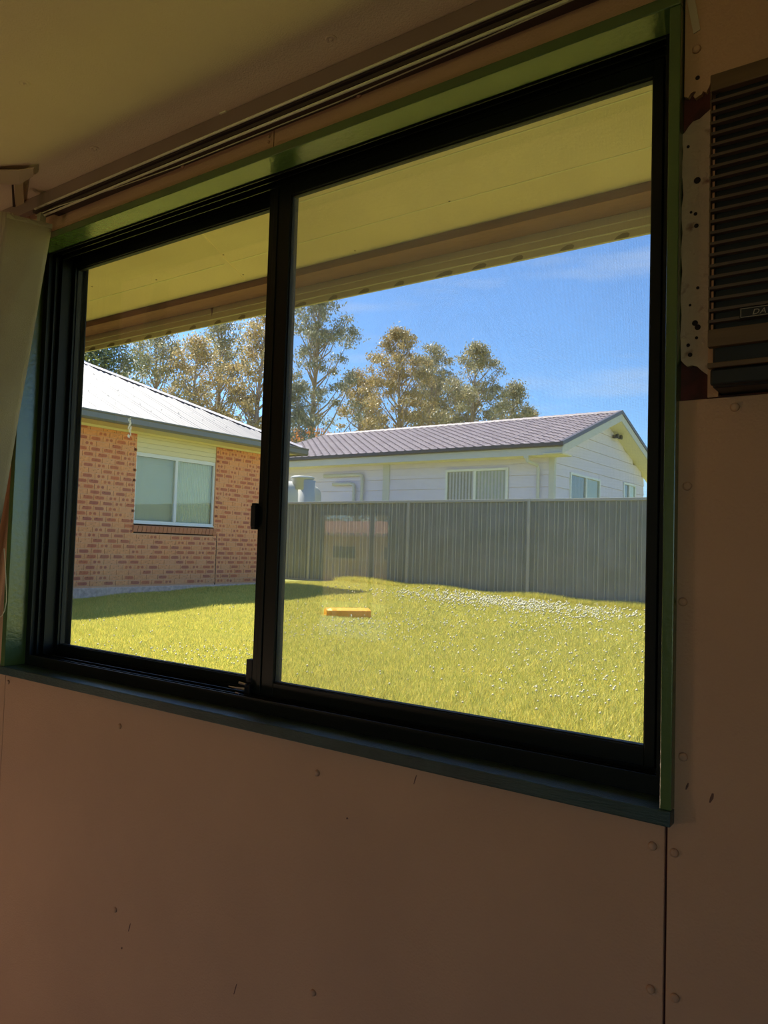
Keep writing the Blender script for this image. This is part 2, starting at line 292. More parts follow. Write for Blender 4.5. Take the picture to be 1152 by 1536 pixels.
wb.box(-1.3, 1.3, -6.1, -6.0, FLZ + .004, -.1); wb.box(-1.3, 1.3, -6.1, -6.0, 1.80, 2.25); wb.box(1.3, XR, -6.1, -6.0, FLZ + .004, 2.25)
struct(wb.obj('wall_back', ROOMW))
d1 = struct(empty('door_1', (DX0, -6.05, 0)))
fr = MB(); fr.box(DX0, DX0 + .06, -6.08, -6.02, .01, DZ); fr.box(DX1 - .06, DX1, -6.08, -6.02, .01, DZ); fr.box(DX0 + .06, DX1 - .06, -6.08, -6.02, DZ - .05, DZ); fr.box(-6.43, -6.37, -6.07, -6.03, .01, DZ - .05)
o = fr.obj('door_frame', mat('brown_door_frame', (0.16, 0.08, 0.05), 0.5), d1); o.location = (-DX0, 6.05, 0)
w2 = struct(empty('added_window_2', (0, -6.05, 0)))  # unseen opening added to let more daylight into the room
fr = MB(); fr.box(-1.3, 1.3, -.03, .03, -.1, -.04); fr.box(-1.3, 1.3, -.03, .03, 1.74, 1.80); fr.box(-1.3, -1.24, -.03, .03, -.04, 1.74); fr.box(1.24, 1.3, -.03, .03, -.04, 1.74); fr.box(-.03, .03, -.03, .03, -.04, 1.74)
fr.obj('window_frame', GREEN, w2)  # frame of the added unseen back window
w3 = struct(empty('added_window_3', (XR + .05, -3.2, 0)))  # second out-of-view opening, added for daylight from the right
fr = MB(); fr.box(-.03, .03, -2, 2, -.1, -.04); fr.box(-.03, .03, -2, 2, 1.74, 1.80); fr.box(-.03, .03, -2, -1.94, -.04, 1.74); fr.box(-.03, .03, 1.94, 2, -.04, 1.74); fr.box(-.03, .03, -.03, .03, -.04, 1.74)
fr.obj('window_frame', GREEN, w3)  # frame of the added unseen right window
cl = empty('added_fill_lamp', (-3.0, -0.6, FLZ)); tag(cl, 'warm fill light globe added out of view on the floor behind the camera', 'fill light')  # unseen glowing globe added to lift the room's brightness
MB().lathe([(.12, 0), (.12, .015), (.05, .025), (.04, .05)], (0, 0, 0), 'z', 20).obj('fill_stand', TRIMW, cl, True)
LE = bpy.data.materials.new('fill_glow'); LE.use_nodes = True; LE.node_tree.nodes['Principled BSDF'].inputs['Emission Color'].default_value = (1, .72, .50, 1); LE.node_tree.nodes['Principled BSDF'].inputs['Emission Strength'].default_value = FILL_STRENGTH
MB().lathe([(.2 * math.sin(a * math.pi / 14) + .001, .245 - .2 * math.cos(a * math.pi / 14)) for a in range(15)], (0, 0, 0), 'z', 28).obj('fill_globe', LE, cl, True)
# ceiling: one sagging sheet (real relief), painted sand texture
def ceil_z(y):      # y towards the window = 1.21
    d = 1.21 - y
    return ZC + 0.013 * math.exp(-((d - 0.13) / 0.055) ** 2) - 0.010 * math.exp(-((d - .42) / 0.12) ** 2)
cys = list(np.arange(1.216, 0.4, -0.02)) + list(np.arange(0.4, -6.01, -0.4)) + [-6.0]
cv = []; cf = []
for x in (XL, XR):
    for y in cys: cv.append((x, y, ceil_z(y)))
n = len(cys)
for i in range(n - 1): cf.append((i, i + 1, n + i + 1, n + i))
cb = MB(); cb.add(cv, cf); cb.box(XL, XR, -6.0, 1.216, 2.02, 2.25)
ceil = struct(cb.obj('ceiling', CEILP, smooth=True))
washer = MB().lathe([(0.013, 0.0), (0.012, -0.0012), (0.0085, -0.0016), (0.0065, -0.0006), (0.004, -0.0004), (0.0035, -0.002), (0.0005, -0.0022)], (0, 0, 0), 'z', 16).mesh('screw_head', CEILP, True)
for x, y in [(-1.59, 0.844), (-1.735, 1.112), (-0.957, 1.113), (-0.3, 1.113), (-0.5, .8)]:
    link('screw_head', washer, ceil, loc=(x, y, ceil_z(y) + .0003))
# torn corner of ceiling lining with a timber batten showing
tb = MB(); tb.prism([(-1.948, 1.070, 1.984), (-1.985, 1.050, 1.979), (-2.03, 1.01, 1.974), (-2.12, 0.97, 1.980), (-2.13, 1.045, 1.976), (-2.05, 1.088, 1.972), (-1.985, 1.090, 1.980)], (0, 0, 0.002))
o = tb.obj('torn_lining_flap', mat('flap_pink', (0.52, 0.36, 0.27), 0.8), ceil); o['label'] = 'curled pinkish flap of torn ceiling lining'
MB().prism([(-2.01, 1.075, 1.977), (-2.045, 1.07, 1.977), (-2.21, 1.165, 1.977), (-2.175, 1.172, 1.977)], (0, 0, 0.004)).obj('ceiling_batten', mat('bare_batten', (0.56, 0.41, 0.22), 0.8), ceil)
MB().prism([(-2.047, 1.068, 1.9772), (-2.053, 1.066, 1.9772), (-2.218, 1.16, 1.9772), (-2.212, 1.164, 1.9772)], (0, 0, 0.004)).obj('batten_gap', SPECK, ceil)

# ================================================================== WINDOW 1
w1 = struct(empty('window_1', (-1.26, 1.3, 0)))
def wpart(mb, name, m, parent=None, bevel=0.0, smooth=False):
    for i, v in enumerate(mb.v): mb.v[i] = (v[0] + 1.26, v[1] - 1.3, v[2]) if parent is None else v
    return mb.obj(name, m, parent or w1, smooth, bevel)
def off(o): o.location = (1.26, -1.3, 0); o.parent = w1; return o
JX0, JX1 = -2.186, -0.331; HZ = 1.856; SZ = 0.6237
wpart(MB().box(OX0, OX1, 1.188, 1.2515, HZ, 1.876), 'head_lining', GREEN, bevel=.0015)
wpart(MB().box(OX0, JX0, 1.190, 1.385, SZ, HZ), 'jamb_lining', GREEN, bevel=.0015)
wpart(MB().box(JX1, OX1, 1.190, 1.385, SZ, HZ), 'jamb_lining', GREEN, bevel=.0015)
wpart(MB().box(OX0 - .09, OX1, 1.186, 1.385, 0.6005, SZ), 'sill', SILL, bevel=.002)
def ring(mb, x0, x1, z0, z1, w, y0, y1, wl=None, wr=None, wt=None, wb_=None):
    wl = wl or w; wr = wr or w; wt = wt or w; wb_ = wb_ or w
    mb.box(x0, x0 + wl, y0, y1, z0, z1); mb.box(x1 - wr, x1, y0, y1, z0, z1)
    mb.box(x0 + wl, x1 - wr, y0, y1, z0, z0 + wb_); mb.box(x0 + wl, x1 - wr, y0, y1, z1 - wt, z1); return mb
A = MB(); FX0, FX1, FZ0, FZ1 = JX0, JX1, SZ, 1.903
ring(A, FX0, FX1, FZ0, FZ1, .008, 1.252, 1.384, wb_=.018)
for y, w in ((1.252, .017), (1.276, .013), (1.296, .016), (1.340, .016), (1.378, .022)):   # track fins
    ring(A, FX0 + .008, FX1 - .008, FZ0 + .018, FZ1 - .008, w * .85, y, y + .003, wb_=w * .7, wt=w * .85 + (.028 if y < 1.29 else .03 if y < 1.33 else .016 if y < 1.37 else 0))
wpart(A, 'outer_frame', ALU)
# right sliding sash (room side) and left fixed sash
def sash(x0, x1, z0, z1, y0, y1, wl, wr, wt, wbm, gm, gname):
    B = MB(); ring(B, x0, x1, z0, z1, 0.03, y0, y1, wl, wr, wt, wbm)
    B.box(x0 + wl * .25, x0 + wl * .45, y0 - .003, y0, z0 + .01, z1 - .01)
    o = wpart(B, 'sash', ALU, bevel=.0015)
    ym = (y0 + y1) / 2; G = MB().box(x0 + wl - .004, x1 - wr + .004, ym - .002, ym + .002, z0 + wbm - .004, z1 - wt + .004)
    for i, v in enumerate(G.v): G.v[i] = (v[0] + 1.26, v[1] - 1.3, v[2])
    g = G.obj('glass_pane', gm, o); 
    if gname: g['label'] = gname
    R_ = MB(); ring(R_, x0 + wl - .002, x1 - wr + .002, z0 + wbm - .002, z1 - wt + .002, .0045, ym - .0065, ym + .0065)
    for i, v in enumerate(R_.v): R_.v[i] = (v[0] + 1.26, v[1] - 1.3, v[2])
    R_.obj('glazing_bead', RUBBER, o)
    return o
sr = sash(-1.296, -0.370, 0.647, 1.8640, 1.3005, 1.324, .068, .018, .0400, .036, GLASSR, 'dusty glass pane of the right sash')
sl = sash(-2.245 + .062, -1.262, 0.640, 1.8500, 1.345, 1.369, .0, .046, .024, .037, GLASSL, 'clear glass pane of the left sash') if False else sash(-2.182, -1.282, 0.643, 1.8750, 1.3455, 1.369, .012, .046, .0365, .032, GLASSL, 'clear glass pane of the left sash')
def sub(mb, name, m, parent, bevel=0, smooth=False):
    for i, v in enumerate(mb.v): mb.v[i] = (v[0] + 1.26, v[1] - 1.3, v[2])
    return mb.obj(name, m, parent, smooth, bevel)
H = MB(); H.box(-1.310, -1.297, 1.292, 1.318, 1.034, 1.096); H.box(-1.306, -1.292, 1.286, 1.300, 1.040, 1.090)
sub(H, 'pull_handle', RUBBER, sr, .0015)
H = MB(); H.box(-1.316, -1.296, 1.300, 1.318, .672, .728); H.box(-1.312, -1.290, 1.288, 1.300, .640, .672)
h = sub(H, 'latch', RUBBER, sr, .0015)
H = MB(); H.tube([(-1.345, 1.275, .664), (-1.325, 1.278, .662), (-1.305, 1.287, .660)], [.0012, .0026, .004], 8); H.tube([(-1.322, 1.275, .652), (-1.313, 1.278, .650), (-1.312, 1.277, .642)], .0022, 8); H.tube([(-1.318, 1.281, .675), (-1.300, 1.286, .672)], .003, 8)
o = sub(H, 'latch_lever', mat('worn_latch_metal', (0.5, 0.42, 0.40), 0.3, metal=.7), sr); o['label'] = 'worn bare metal latch lever'
# smear on the left pane
sm = MB()
for i in range(26):
    x = -1.876 + random.gauss(0, .0035) + .002 * i / 26; z = 1.350 - .055 * i / 26; r_ = random.uniform(.001, .0038)
    pts = [(x + r_ * math.cos(a), 1.3545 - i * .00003, z + 1.6 * r_ * math.sin(a)) for a in [k * math.pi / 3 for k in range(6)]]
    sm.add(pts, [tuple(range(6))])
o = sub(sm, 'glass_smear', DROP, sl); o['label'] = 'white streaky smear on the left glass'
# insect screen outside the right sash
sc0 = empty('insect_screen'); sc0.parent = w1
SF = MB(); ring(SF, -1.302, -0.352, 0.645, 1.8940, .018, 1.3795, 1.3890); SF.box(-1.296, -1.288, 1.374, 1.3795, .66, 1.87)
sf = sub(SF, 'screen_frame', ALU, sc0)
pitch = 0.0016; hw = 0.00011; sx0, sx1, sz0, sz1 = -1.284, -.370, .663, 1.876
vx = np.arange(sx0, sx1, pitch); hz = np.arange(sz0, sz1, pitch); vs = []; fs = []
def wires(cs, vert):
    n = len(cs); out = np.zeros((n, 8, 3)); 
    a0, a1 = (sz0, sz1) if vert else (sx0, sx1)
    k = 0
    for e in (a0, a1):
        for (da, dy) in ((-hw, 0), (0, -hw), (hw, 0), (0, hw)):
            if vert: out[:, k] = np.stack([cs + da, np.full(n, 1.384 + dy), np.full(n, e)], 1)
            else: out[:, k] = np.stack([np.full(n, e), np.full(n, 1.3843 + dy), cs + da], 1)
            k += 1
    return out.reshape(-1, 3), n
v1, n1 = wires(vx, True); v2, n2 = wires(hz, False); VV = np.concatenate([v1, v2]); VV[:, 0] += 1.26; VV[:, 1] -= 1.3
base = np.arange(n1 + n2)[:, None, None] * 8; Q = np.array([[0, 1, 5, 4], [1, 2, 6, 5], [2, 3, 7, 6], [3, 0, 4, 7]])[None] + base
o = link('screen_mesh', rawmesh('screen_mesh', VV, Q.reshape(-1, 4), [MESHM]), sc0); tag(o, kind='stuff')

# ================================================================== CURTAIN TRACK, BLIND VANES, CORD
ct = empty('curtain_track', (-1.0, 1.165, 1.95)); tag(ct, 'pale metal curtain track with dark grooves running along the top of the window wall', 'curtain track')
def tp(mb, name, m, bevel=0, smooth=False, label=None):
    for i, v in enumerate(mb.v): mb.v[i] = (v[0] + 1.0, v[1] - 1.165, v[2] - 1.95)
    o = mb.obj(name, m, ct, smooth, bevel)
    if label: o['label'] = label
    return o
tp(MB().box(-2.5, -0.25, 1.165, 1.185, 1.9470, 1.9845), 'mounting_board', BOARDP, .001, label='dull pinkish painted mounting board')
tp(MB().box(-2.12, -0.25, 1.168, 1.2075, 1.9395, 1.9468), 'groove_channel', TRACKD)
tp(MB().tube([(-2.10, 1.163, 1.944), (-0.25, 1.163, 1.944)], .0032, 10), 'upper_rod', TRACKM, smooth=True)
tp(MB().box(-2.05, -0.25, 1.172, 1.2075, 1.928, 1.9360), 'groove_channel', TRACKD)
tp(MB().tube([(-2.06, 1.170, 1.919), (-0.25, 1.170, 1.9215)], .0030, 10), 'lower_rod', TRACKM, smooth=True)
tp(MB().tube([(-2.10, 1.166, 1.926), (-1.98, 1.167, 1.926), (-1.74, 1.18, 1.9215), (-1.5, 1.185, 1.917), (-1.0, 1.19, 1.9205), (-.7, 1.188, 1.926), (-.25, 1.176, 1.93)], .0013, 6), 'pull_cord', CORD)
K = MB(); K.box(-2.085, -2.068, 1.162, 1.180, 1.902, 1.926); K.tube([(-2.077, 1.17, 1.930), (-2.077, 1.17, 1.895)], .005, 8)
tp(K, 'end_bracket', mat('grubby_bracket', (0.42, 0.38, 0.25), 0.6), .001)
tp(MB().box(-1.328, -1.308, 1.160, 1.166, 1.983, 1.9855), 'clip', TRACKM)

def vane(top_a, top_b, bot_a, bot_b, label, mtl=FABRIC, bulge=0.01, group=None):
    nU, nV = 10, 24; f = []; v = []
    for side in (0, 1):
        for j in range(nV + 1):
            t = j / nV; a = Vector(top_a).lerp(Vector(bot_a), t); b = Vector(top_b).lerp(Vector(bot_b), t)
            for i in range(nU + 1):
                u = i / nU; p = a.lerp(b, u); nrm = Vector((b.y - a.y, a.x - b.x, 0)).normalized()
                p = p + nrm * (bulge * math.sin(math.pi * u) * (0.4 + 0.6 * math.sin(3.0 * t + .4)) + 0.0015 * math.sin(23 * t + 9 * u) + (0.0009 if side else 0))
                v.append(tuple(p))
    W = nU + 1; N = W * (nV + 1)
    for j in range(nV):
        for i in range(nU):
            q = j * W + i; f.append((q, q + 1, q + 1 + W, q + W)); f.append((N + q, N + q + W, N + q + 1 + W, N + q + 1))
    for j in range(nV):
        q = j * W; f.append((q, q + W, N + q + W, N + q)); q += nU; f.append((q, N + q, N + q + W, q + W))
    for i in range(nU):
        f.append((i, N + i, N + i + 1, i + 1)); q = nV * W + i; f.append((q, q + 1, N + q + 1, N + q))
    mb = MB().add([(p[0] - top_a[0], p[1] - top_a[1], p[2] - top_a[2]) for p in v], f); e = mb.obj('blind_vane', mtl, None, True); e.location = top_a
    h = MB(); n_ = Vector((top_b[1] - top_a[1], top_a[0] - top_b[0], 0)).normalized() * .0028; d = Vector(top_b) - Vector(top_a)
    h.prism([Vector((0, 0, 0)) - n_, d - n_, d + Vector((0, 0, -.012)) - n_, Vector((0, 0, -.012)) - n_], n_ * 2 ); h.obj('top_hem', mtl, e)
    tag(e, label, 'vertical blind', group); return e
vane((-2.085, 1.075, 1.893), (-2.030, 1.178, 1.888), (-2.36, 1.04, 0.45), (-2.345, 1.170, 0.45), 'wide pale cream blind vane facing the room at the left window edge', bulge=.006)
vane((-2.125, 1.070, 1.905), (-2.092, 1.098, 1.905), (-2.44, 1.035, 0.45), (-2.395, 1.06, 0.45), 'narrow frayed pinkish blind edge left of the cream vane', mat('frayed_fabric', (0.42, 0.32, 0.27), 0.9, var=(0.6, 0.5, 0.38), vscale=30, vmap=(4, 4, .4)), bulge=.012)
cd = MB().tube([(-2.165, 1.16, 0.965), (-2.155, 1.16, 0.925), (-2.147, 1.16, 0.885), (-2.139, 1.16, 0.84), (-2.137, 1.16, 0.815), (-2.143, 1.16, 0.79), (-2.155, 1.16, 0.775), (-2.175, 1.16, 0.765), (-2.20, 1.16, .765), (-2.24, 1.16, .80)], .0012, 6).obj('looped_cord', CORD, None, True)
tag(cd, 'thin pale cord looped down over the green window jamb', 'cord')
bc = MB()
for i in range(46): bc.lathe([(.0004, -.0024), (.0022, -.001), (.0022, .001), (.0004, .0024)], (-2.197 - .0003 * i, 1.150, .90 - .0052 * i), 'z', 6)
tag(bc.obj('bead_chain', RUBBER), 'small black bead chain hanging at the left edge below the vane', 'chain')

# ================================================================== AIR CONDITIONER
ac = empty('air_conditioner', (-0.0, 1.15, 1.24)); tag(ac, 'old brown wall air conditioner with black louvred grille right of the window', 'air conditioner')
def ap(mb, name, m, bevel=0, parent=None, smooth=False):
    for i, v in enumerate(mb.v): mb.v[i] = (v[0], v[1] - 1.15, v[2] - 1.24)
    return mb.obj(name, m, parent or ac, smooth, bevel)
AX0, AX1 = -0.2605, 0.36
ap(MB().box(AX0 + .0005, AX0 + .002, 1.1485, 1.1600, 1.3255, 1.6765), 'side_trim', WOODAC)
ap(MB().box(AX0 + .004, AX1, 1.160, 1.40, 1.243, 1.698), 'casing', ACBLACK, .004)
ap(MB().box(AX0, AX1 + .004, 1.148, 1.207, 1.6765, 1.7015), 'top_band', WOODAC, .0015)
ap(MB().box(AX0, AX1 + .004, 1.148, 1.160, 1.3005, 1.3255), 'lower_band', WOODAC, .001)
ap(MB().box(AX0, AX1 + .004, 1.148, 1.160, 1.2700, 1.2775), 'lower_strip', WOODAC, .001)
ap(MB().box(AX0 + .003, AX1, 1.151, 1.160, 1.2455, 1.2690), 'lower_panel', ACBLACK, .003)
slm = MB().box(0, AX1 - AX0 + .002, 0, .010, 0, .0042).mesh('louvre', ACSLAT)
for i in range(21):
    z = 1.3265 + .009 + i * (1.6765 - 1.3265 - .006) / 21.2
    link('louvre', slm, ac, loc=(AX0, 1.149 - 1.15, z - 1.24))
bd = ap(MB().box(-0.218, -0.13, 1.146, 1.1492, 1.3345, 1.3500), 'badge', ACBLACK, .0005)
bb = MB(); t_ = .0007
bb.box(-.2165, -.1315, 1.1452, 1.146, 1.3480, 1.3480 + t_); bb.box(-.2165, -.1315, 1.1452, 1.146, 1.3360, 1.3360 + t_); bb.box(-.2165, -.2158, 1.1452, 1.146, 1.3367, 1.3480)
ap(bb, 'badge_border', ACSILV, 0, bd)
fc = bpy.data.curves.new('badge_lettering', 'FONT'); fc.body = 'DA'; fc.size = .0105; fc.extrude = .0003; fc.shear = .25; fc.space_character = 1.1
to = bpy.data.objects.new('tmp', fc); COL.objects.link(to); bpy.context.view_layer.update()
tm = bpy.data.meshes.new_from_object(to.evaluated_get(bpy.context.evaluated_depsgraph_get())); bpy.data.objects.remove(to)
tm.transform(Matrix.Translation((-.2020, 1.1455 - 1.15, 1.3385 - 1.24)) @ Matrix.Rotation(math.pi / 2, 4, 'X') @ Matrix.Diagonal((1.15, 1, 1, 1))); tm.materials.clear(); tm.materials.append(ACSILV)
link('badge_lettering', tm, bd)

# ================================================================== OUR ROOF, SOFFIT, GUTTER
rf = MB(); rf.prism([(-9, 2.62, 2.235), (-9, 2.50, 2.27), (-9, -2.4, 3.1), (-9, -6.9, 2.3), (-9, -6.9, 2.26)], (11, 0, 0)); struct(tag(rf.obj('roof', mat('roof_steel', (0.35, 0.35, 0.33), 0.5))))
sf_ = empty('soffit', (-1.5, 1.9, 2.2)); struct(sf_)
def sp(mb, name, m, bevel=0, label=None):
    for i, v in enumerate(mb.v): mb.v[i] = (v[0] + 1.5, v[1] - 1.9, v[2] - 2.2)
    o = mb.obj(name, m, sf_, False, bevel)
    if label: o['label'] = label
    return o
def jx(y): return -2.318 - (y - 1.946) * 0.507
sp(MB().prism([(-8.3, 1.402, 2.2), (jx(1.402), 1.402, 2.2), (jx(2.44), 2.44, 2.2), (-8.3, 2.44, 2.2)][::-1], (0, 0, .006)), 'soffit_sheet', SOFF)
sp(MB().prism([(jx(1.402) + .003, 1.402, 2.2), (1.7, 1.402, 2.2), (1.7, 2.44, 2.2), (jx(2.44) + .003, 2.44, 2.2)][::-1], (0, 0, .006)), 'soffit_sheet', SOFF)
j = MB(); a0 = (jx(1.402), 1.402); a1 = (jx(2.42), 2.42)
j.prism([(a0[0] - .010, a0[1], 2.196), (a0[0] + .014, a0[1], 2.196), (a1[0] + .014, a1[1], 2.196), (a1[0] - .010, a1[1], 2.196)][::-1], (0, 0, .0045)); sp(j, 'joint_strip', SOFF)
for yy in (1.95, 2.225): sp(MB().box(-8.3, 1.7, yy, yy + .005, 2.1990, 2.2005), 'sheet_ridge', EAVEC)
nd = MB()
for x, y in [(-2.30, 1.93), (-2.40, 2.15), (-2.50, 2.36), (-1.35, 2.22), (-3.0, 1.8), (-2.9, 2.2), (-3.25, 2.1), (-.6, 2.4), (-1.9, 2.4)]: nd.lathe([(.004, -.0012), (.004, 0)], (x, y, 2.1998), 'z', 8)
sp(nd, 'nail_heads', mat('rusty_nail', (0.10, 0.05, 0.03), 0.8))
sp(MB().box(-8.3, 1.7, 2.435, 2.555, 2.168, 2.22), 'fascia_beam', BEAM, .002, 'weathered brown timber strip at the soffit edge')
gt = empty('eave_gutter', (-1.5, 2.6, 2.08)); tag(gt, 'cream painted metal gutter along the eave outside the window', 'gutter')
def gp(mb, name, m, bevel=0):
    for i, v in enumerate(mb.v): mb.v[i] = (v[0] + 1.5, v[1] - 2.6, v[2] - 2.08)
    return mb.obj(name, m, gt, False, bevel)
prof = [(2.556, 2.20), (2.556, 2.142), (2.559, 2.139), (2.559, 2.113), (2.563, 2.109), (2.566, 2.086), (2.571, 2.083), (2.66, 2.123), (2.668, 2.13), (2.668, 2.225), (2.655, 2.235), (2.655, 2.228), (2.661, 2.222), (2.661, 2.131), (2.575, 2.092), (2.569, 2.112), (2.562, 2.118), (2.562, 2.20)]
gp(MB().prism([(-8.3, y, z) for y, z in prof], (10, 0, 0)), 'gutter_trough', GUTC)
st = MB()
for i in range(34):
    x = -6.0 + i * 0.182 + random.uniform(-.02, .02); L_ = random.uniform(.035, .06)
    L_ *= 1.25; pts = [(x, 2.5657, 2.0868), (x + L_, 2.5657, 2.0868), (x + L_ * 1.12, 2.5645, 2.097), (x + L_ * .95, 2.5637, 2.103), (x + L_ * .6, 2.5637, 2.1035), (x + L_ * .2, 2.5647, 2.096)]
    st = MB().prism([(p[0], p[1] - .0006, p[2]) for p in pts][::-1], (0, .0008, 0)); gp(st, 'grime_mark', STAIN)
for x0_ in (-2.93, -.72):
    rt = MB(); rt.prism([(x0_, 2.5535, 2.168), (x0_ + .022, 2.5535, 2.168), (x0_ + .017, 2.5535, 2.150), (x0_ + .012, 2.5535, 2.128), (x0_ + .008, 2.5535, 2.150)], (0, .001, 0))
    gp(rt, 'torn_sealant', mat('torn_sealant_brown', (0.16, 0.09, 0.06), 0.9))

# ================================================================== BRICK HOUSE
BX = -10.93; BYN, BYS = 11.10, 0.2
bh = empty('brick_house', (BX, 6.5, 0)); tag(bh, 'orange brick house with white ribbed metal roof left of the lawn', 'house')
def bp(mb, name, m, parent=None, bevel=0, label=None, smooth=False):
    for i, v in enumerate(mb.v): mb.v[i] = (v[0] - BX, v[1] - 6.5, v[2])
    o = mb.obj(name, m, parent or bh, smooth, bevel)
    if label: o['label'] = label
    return o
WY0, WY1, WZ0, WZ1 = 8.05, 9.83, 1.295, 2.80
wl = MB()
xb = BX - .010
for (y0, y1, z0, z1) in [(BYS, WY0, -.1, 2.83), (WY1, BYN, -.1, 2.83), (WY0, WY1, -.1, 1.12)]: wl.box(xb - .1, xb, y0, y1, z0, z1)
wl.box(-22, xb - .1, BYN - .11, BYN, -.1, 2.83); wl.box(-22, xb - .1, BYS, BYS + .1, -.1, 2.83)
wallb = bp(wl, 'wall', MORTAR)
def brick_mesh(kind, L=.230, seed=0):
    rr = random.Random(seed); mb = MB(); H_ = .076; D = .012
    mb.box(-D, 0, 0, L, 0, H_, 0)
    def blob(cy, cz, ry, rz, n, mi=1, lift=.0006):
        pts = []
        for k in range(n):
            a = 2 * math.pi * k / n; w = rr.uniform(.90, 1.05); c, s_ = math.cos(a), math.sin(a)
            cc = math.copysign(abs(c) ** .25, c) if ry > rz * 1.6 else c
            pts.append((lift, cy + ry * cc * w, cz + rz * math.copysign(abs(s_) ** (.55 if ry > rz * 1.6 else 1), s_) * w))
        o = len(mb.v); mb.add(pts + [(0, p[1], p[2]) for p in pts], [tuple(range(n))] + [(i, i + n, (i + 1) % n + n, (i + 1) % n) for i in range(n)], mi)
    if kind == 'bar': blob(L / 2 + rr.uniform(-.02, .02), H_ / 2, .084 if L > .15 else .03, .0265, 12)
    if kind == 'dots': blob(L * .3, H_ / 2, .029, .026, 8); blob(L * .64, H_ / 2 + rr.uniform(-.006, .006), .030, .025, 8)
    if kind == 'specks':
        for _ in range(3): blob(rr.uniform(.02, L - .02), rr.uniform(.012, H_ - .012), .007, .007, 5, 2)
    if kind == 'bar' and rr.random() < .4: blob(L * .3, H_ * .7, .009, .008, 5, 2, .0009)
    return mb
kinds = ['bar'] * 9 + ['dots'] * 4 + ['plain'] * 2 + ['specks'] * 3
bm_full = [brick_mesh(k, seed=i).mesh('brick', [BRICKA, BRICKB, SPECK]) for i, k in enumerate(kinds)]
P = .240; CH = .0862
cands = []
zt = 2.83
for c in range(-1, 32):
    z = 0.075 + c * CH
    if z + .076 > 2.83: continue
    offy = (c % 2) * .12
    for k in range(0, 47):
        y0 = BYS + offy - .12 + k * P; y1 = y0 + .230
        y0 = max(y0, BYS); y1 = min(y1, BYN)
        segs = [(y0, y1)]
        if z + .076 > 1.115:
            segs = []
            if y0 < WY0: segs.append((y0, min(y1, WY0)))
            if y1 > WY1: segs.append((max(y0, WY1), y1))
        for a, b in segs:
            if b - a < .03: continue
            if a < 9.905 < b and z < 1.1:
                for a2, b2 in ((a, 9.900), (9.912, b)):
                    if b2 - a2 > .03: cands.append((a2, b2, z))
            else: cands.append((a, b, z))
def bdist(c):
    y = (c[0] + c[1]) / 2
    if y < 6.35: return 100 + (6.35 - y)
    return math.hypot(y, BX) + (0 if c[2] > .1 else 30) - .02 * (c[1] - c[0]) / .23
cands.sort(key=bdist)
gz_b = lambda y: float(gz(BX, y))
rest = MB(); nb = 0
for (a, b, z) in cands:
    full = (b - a) > .225; i = random.randrange(len(kinds))
    if z + .03 < .215: continue
    dep = random.uniform(-.0015, .0012)
    if nb < 300 and a > 6.2:
        me = bm_full[i] if full else brick_mesh(kinds[i], b - a, i).mesh('brick', [BRICKA, BRICKB, SPECK])
        link('brick', me, wallb, loc=(dep, a - 6.5, z)); nb += 1
    else:
        mb = brick_mesh(kinds[i] if a > 5 else 'plain', b - a, random.randrange(99))
        o_ = len(rest.v); rest.v += [(v[0] + dep, v[1] + a - 6.5, v[2] + z) for v in mb.v]; rest.f += [tuple(o_ + q for q in f) for f in mb.f]; rest.m += mb.m
tag(rest.obj('remaining_bricks', [BRICKA, BRICKB, SPECK], wallb), kind='stuff')
# sill of rowlock bricks
sb = MB().box(-.02, .03, 0, .076, 0, .105, 0).mesh('sill_brick', mat('sill_brick_brown', (0.58, 0.23, 0.11), .85, island=.4, island_c=(.46, .18, .10)))
for k in range(21):
    o = link('sill_brick', sb, wallb, loc=(0, WY0 - .02 - 6.5 + k * .0875, 1.150)); o.rotation_euler = (0, math.radians(14), 0)
bp(MB().box(BX - .02, BX + .004, 9.9005, 9.9115, .18, 1.14), 'control_joint', SPECK, wallb)
bp(MB().box(xb - .02, BX + .012, BYS, BYN + .01, -.15, .215), 'footing', CONC, bevel=.01)
# window of the brick house
wb_ = MB(); fx0, fx1 = BX - .075, BX - .03
wb_.box(fx0, fx1, WY0, WY1, WZ0, WZ0 + .045); wb_.box(fx0, fx1, WY0, WY1, 2.435, 2.50); wb_.box(fx0, fx1, WY0, WY0 + .035, WZ0 + .045, 2.435); wb_.box(fx0, fx1, WY1 - .035, WY1, WZ0 + .045, 2.435); wb_.box(fx0, fx1 + .008, 8.90, 8.955, WZ0 + .045, 2.435)
wb_.box(fx1, BX - .005, WY0, WY1, WZ0 - .015, WZ0 + .008)
wfr = bp(wb_, 'window_frame', WFRAME, bevel=.003)
for (a, b) in ((WY0 + .035, 8.90), (8.955, WY1 - .035)):
    bp(MB().box(fx0 + .018, fx0 + .022, a, b, WZ0 + .045, 2.435), 'window_pane', HOUSEG, wfr)
bp(MB().box(fx0 - .06, fx0 - .05, WY0 + .02, 8.92, WZ0 + .03, 2.45), 'window_blind', mat('grey_blind', (0.66, 0.63, 0.46), .8), wfr)
cb_ = MB()
yy = 8.93
while yy < WY1 - .02: cb_.tube([(fx0 - .06, yy, WZ0 + .03), (fx0 - .06, yy, 2.45)], .022, 6); yy += .04
bp(cb_, 'window_curtain', CURT, wfr)
bp(MB().box(fx0 - .3, fx0 - .28, WY0 - .2, WY1 + .2, 1.1, 2.7), 'room_back', SPECK, wfr)
pn = bp(MB().box(BX - .085, BX - .035, WY0, WY1, 2.50, 2.84), 'infill_panel', EAVEC)
for k in range(4): bp(MB().box(BX - .035, BX - .022, WY0 + .002, WY1 - .002, 2.505 + k * .082, 2.505 + k * .082 + .077), 'infill_board', EAVEC, pn, bevel=.002)
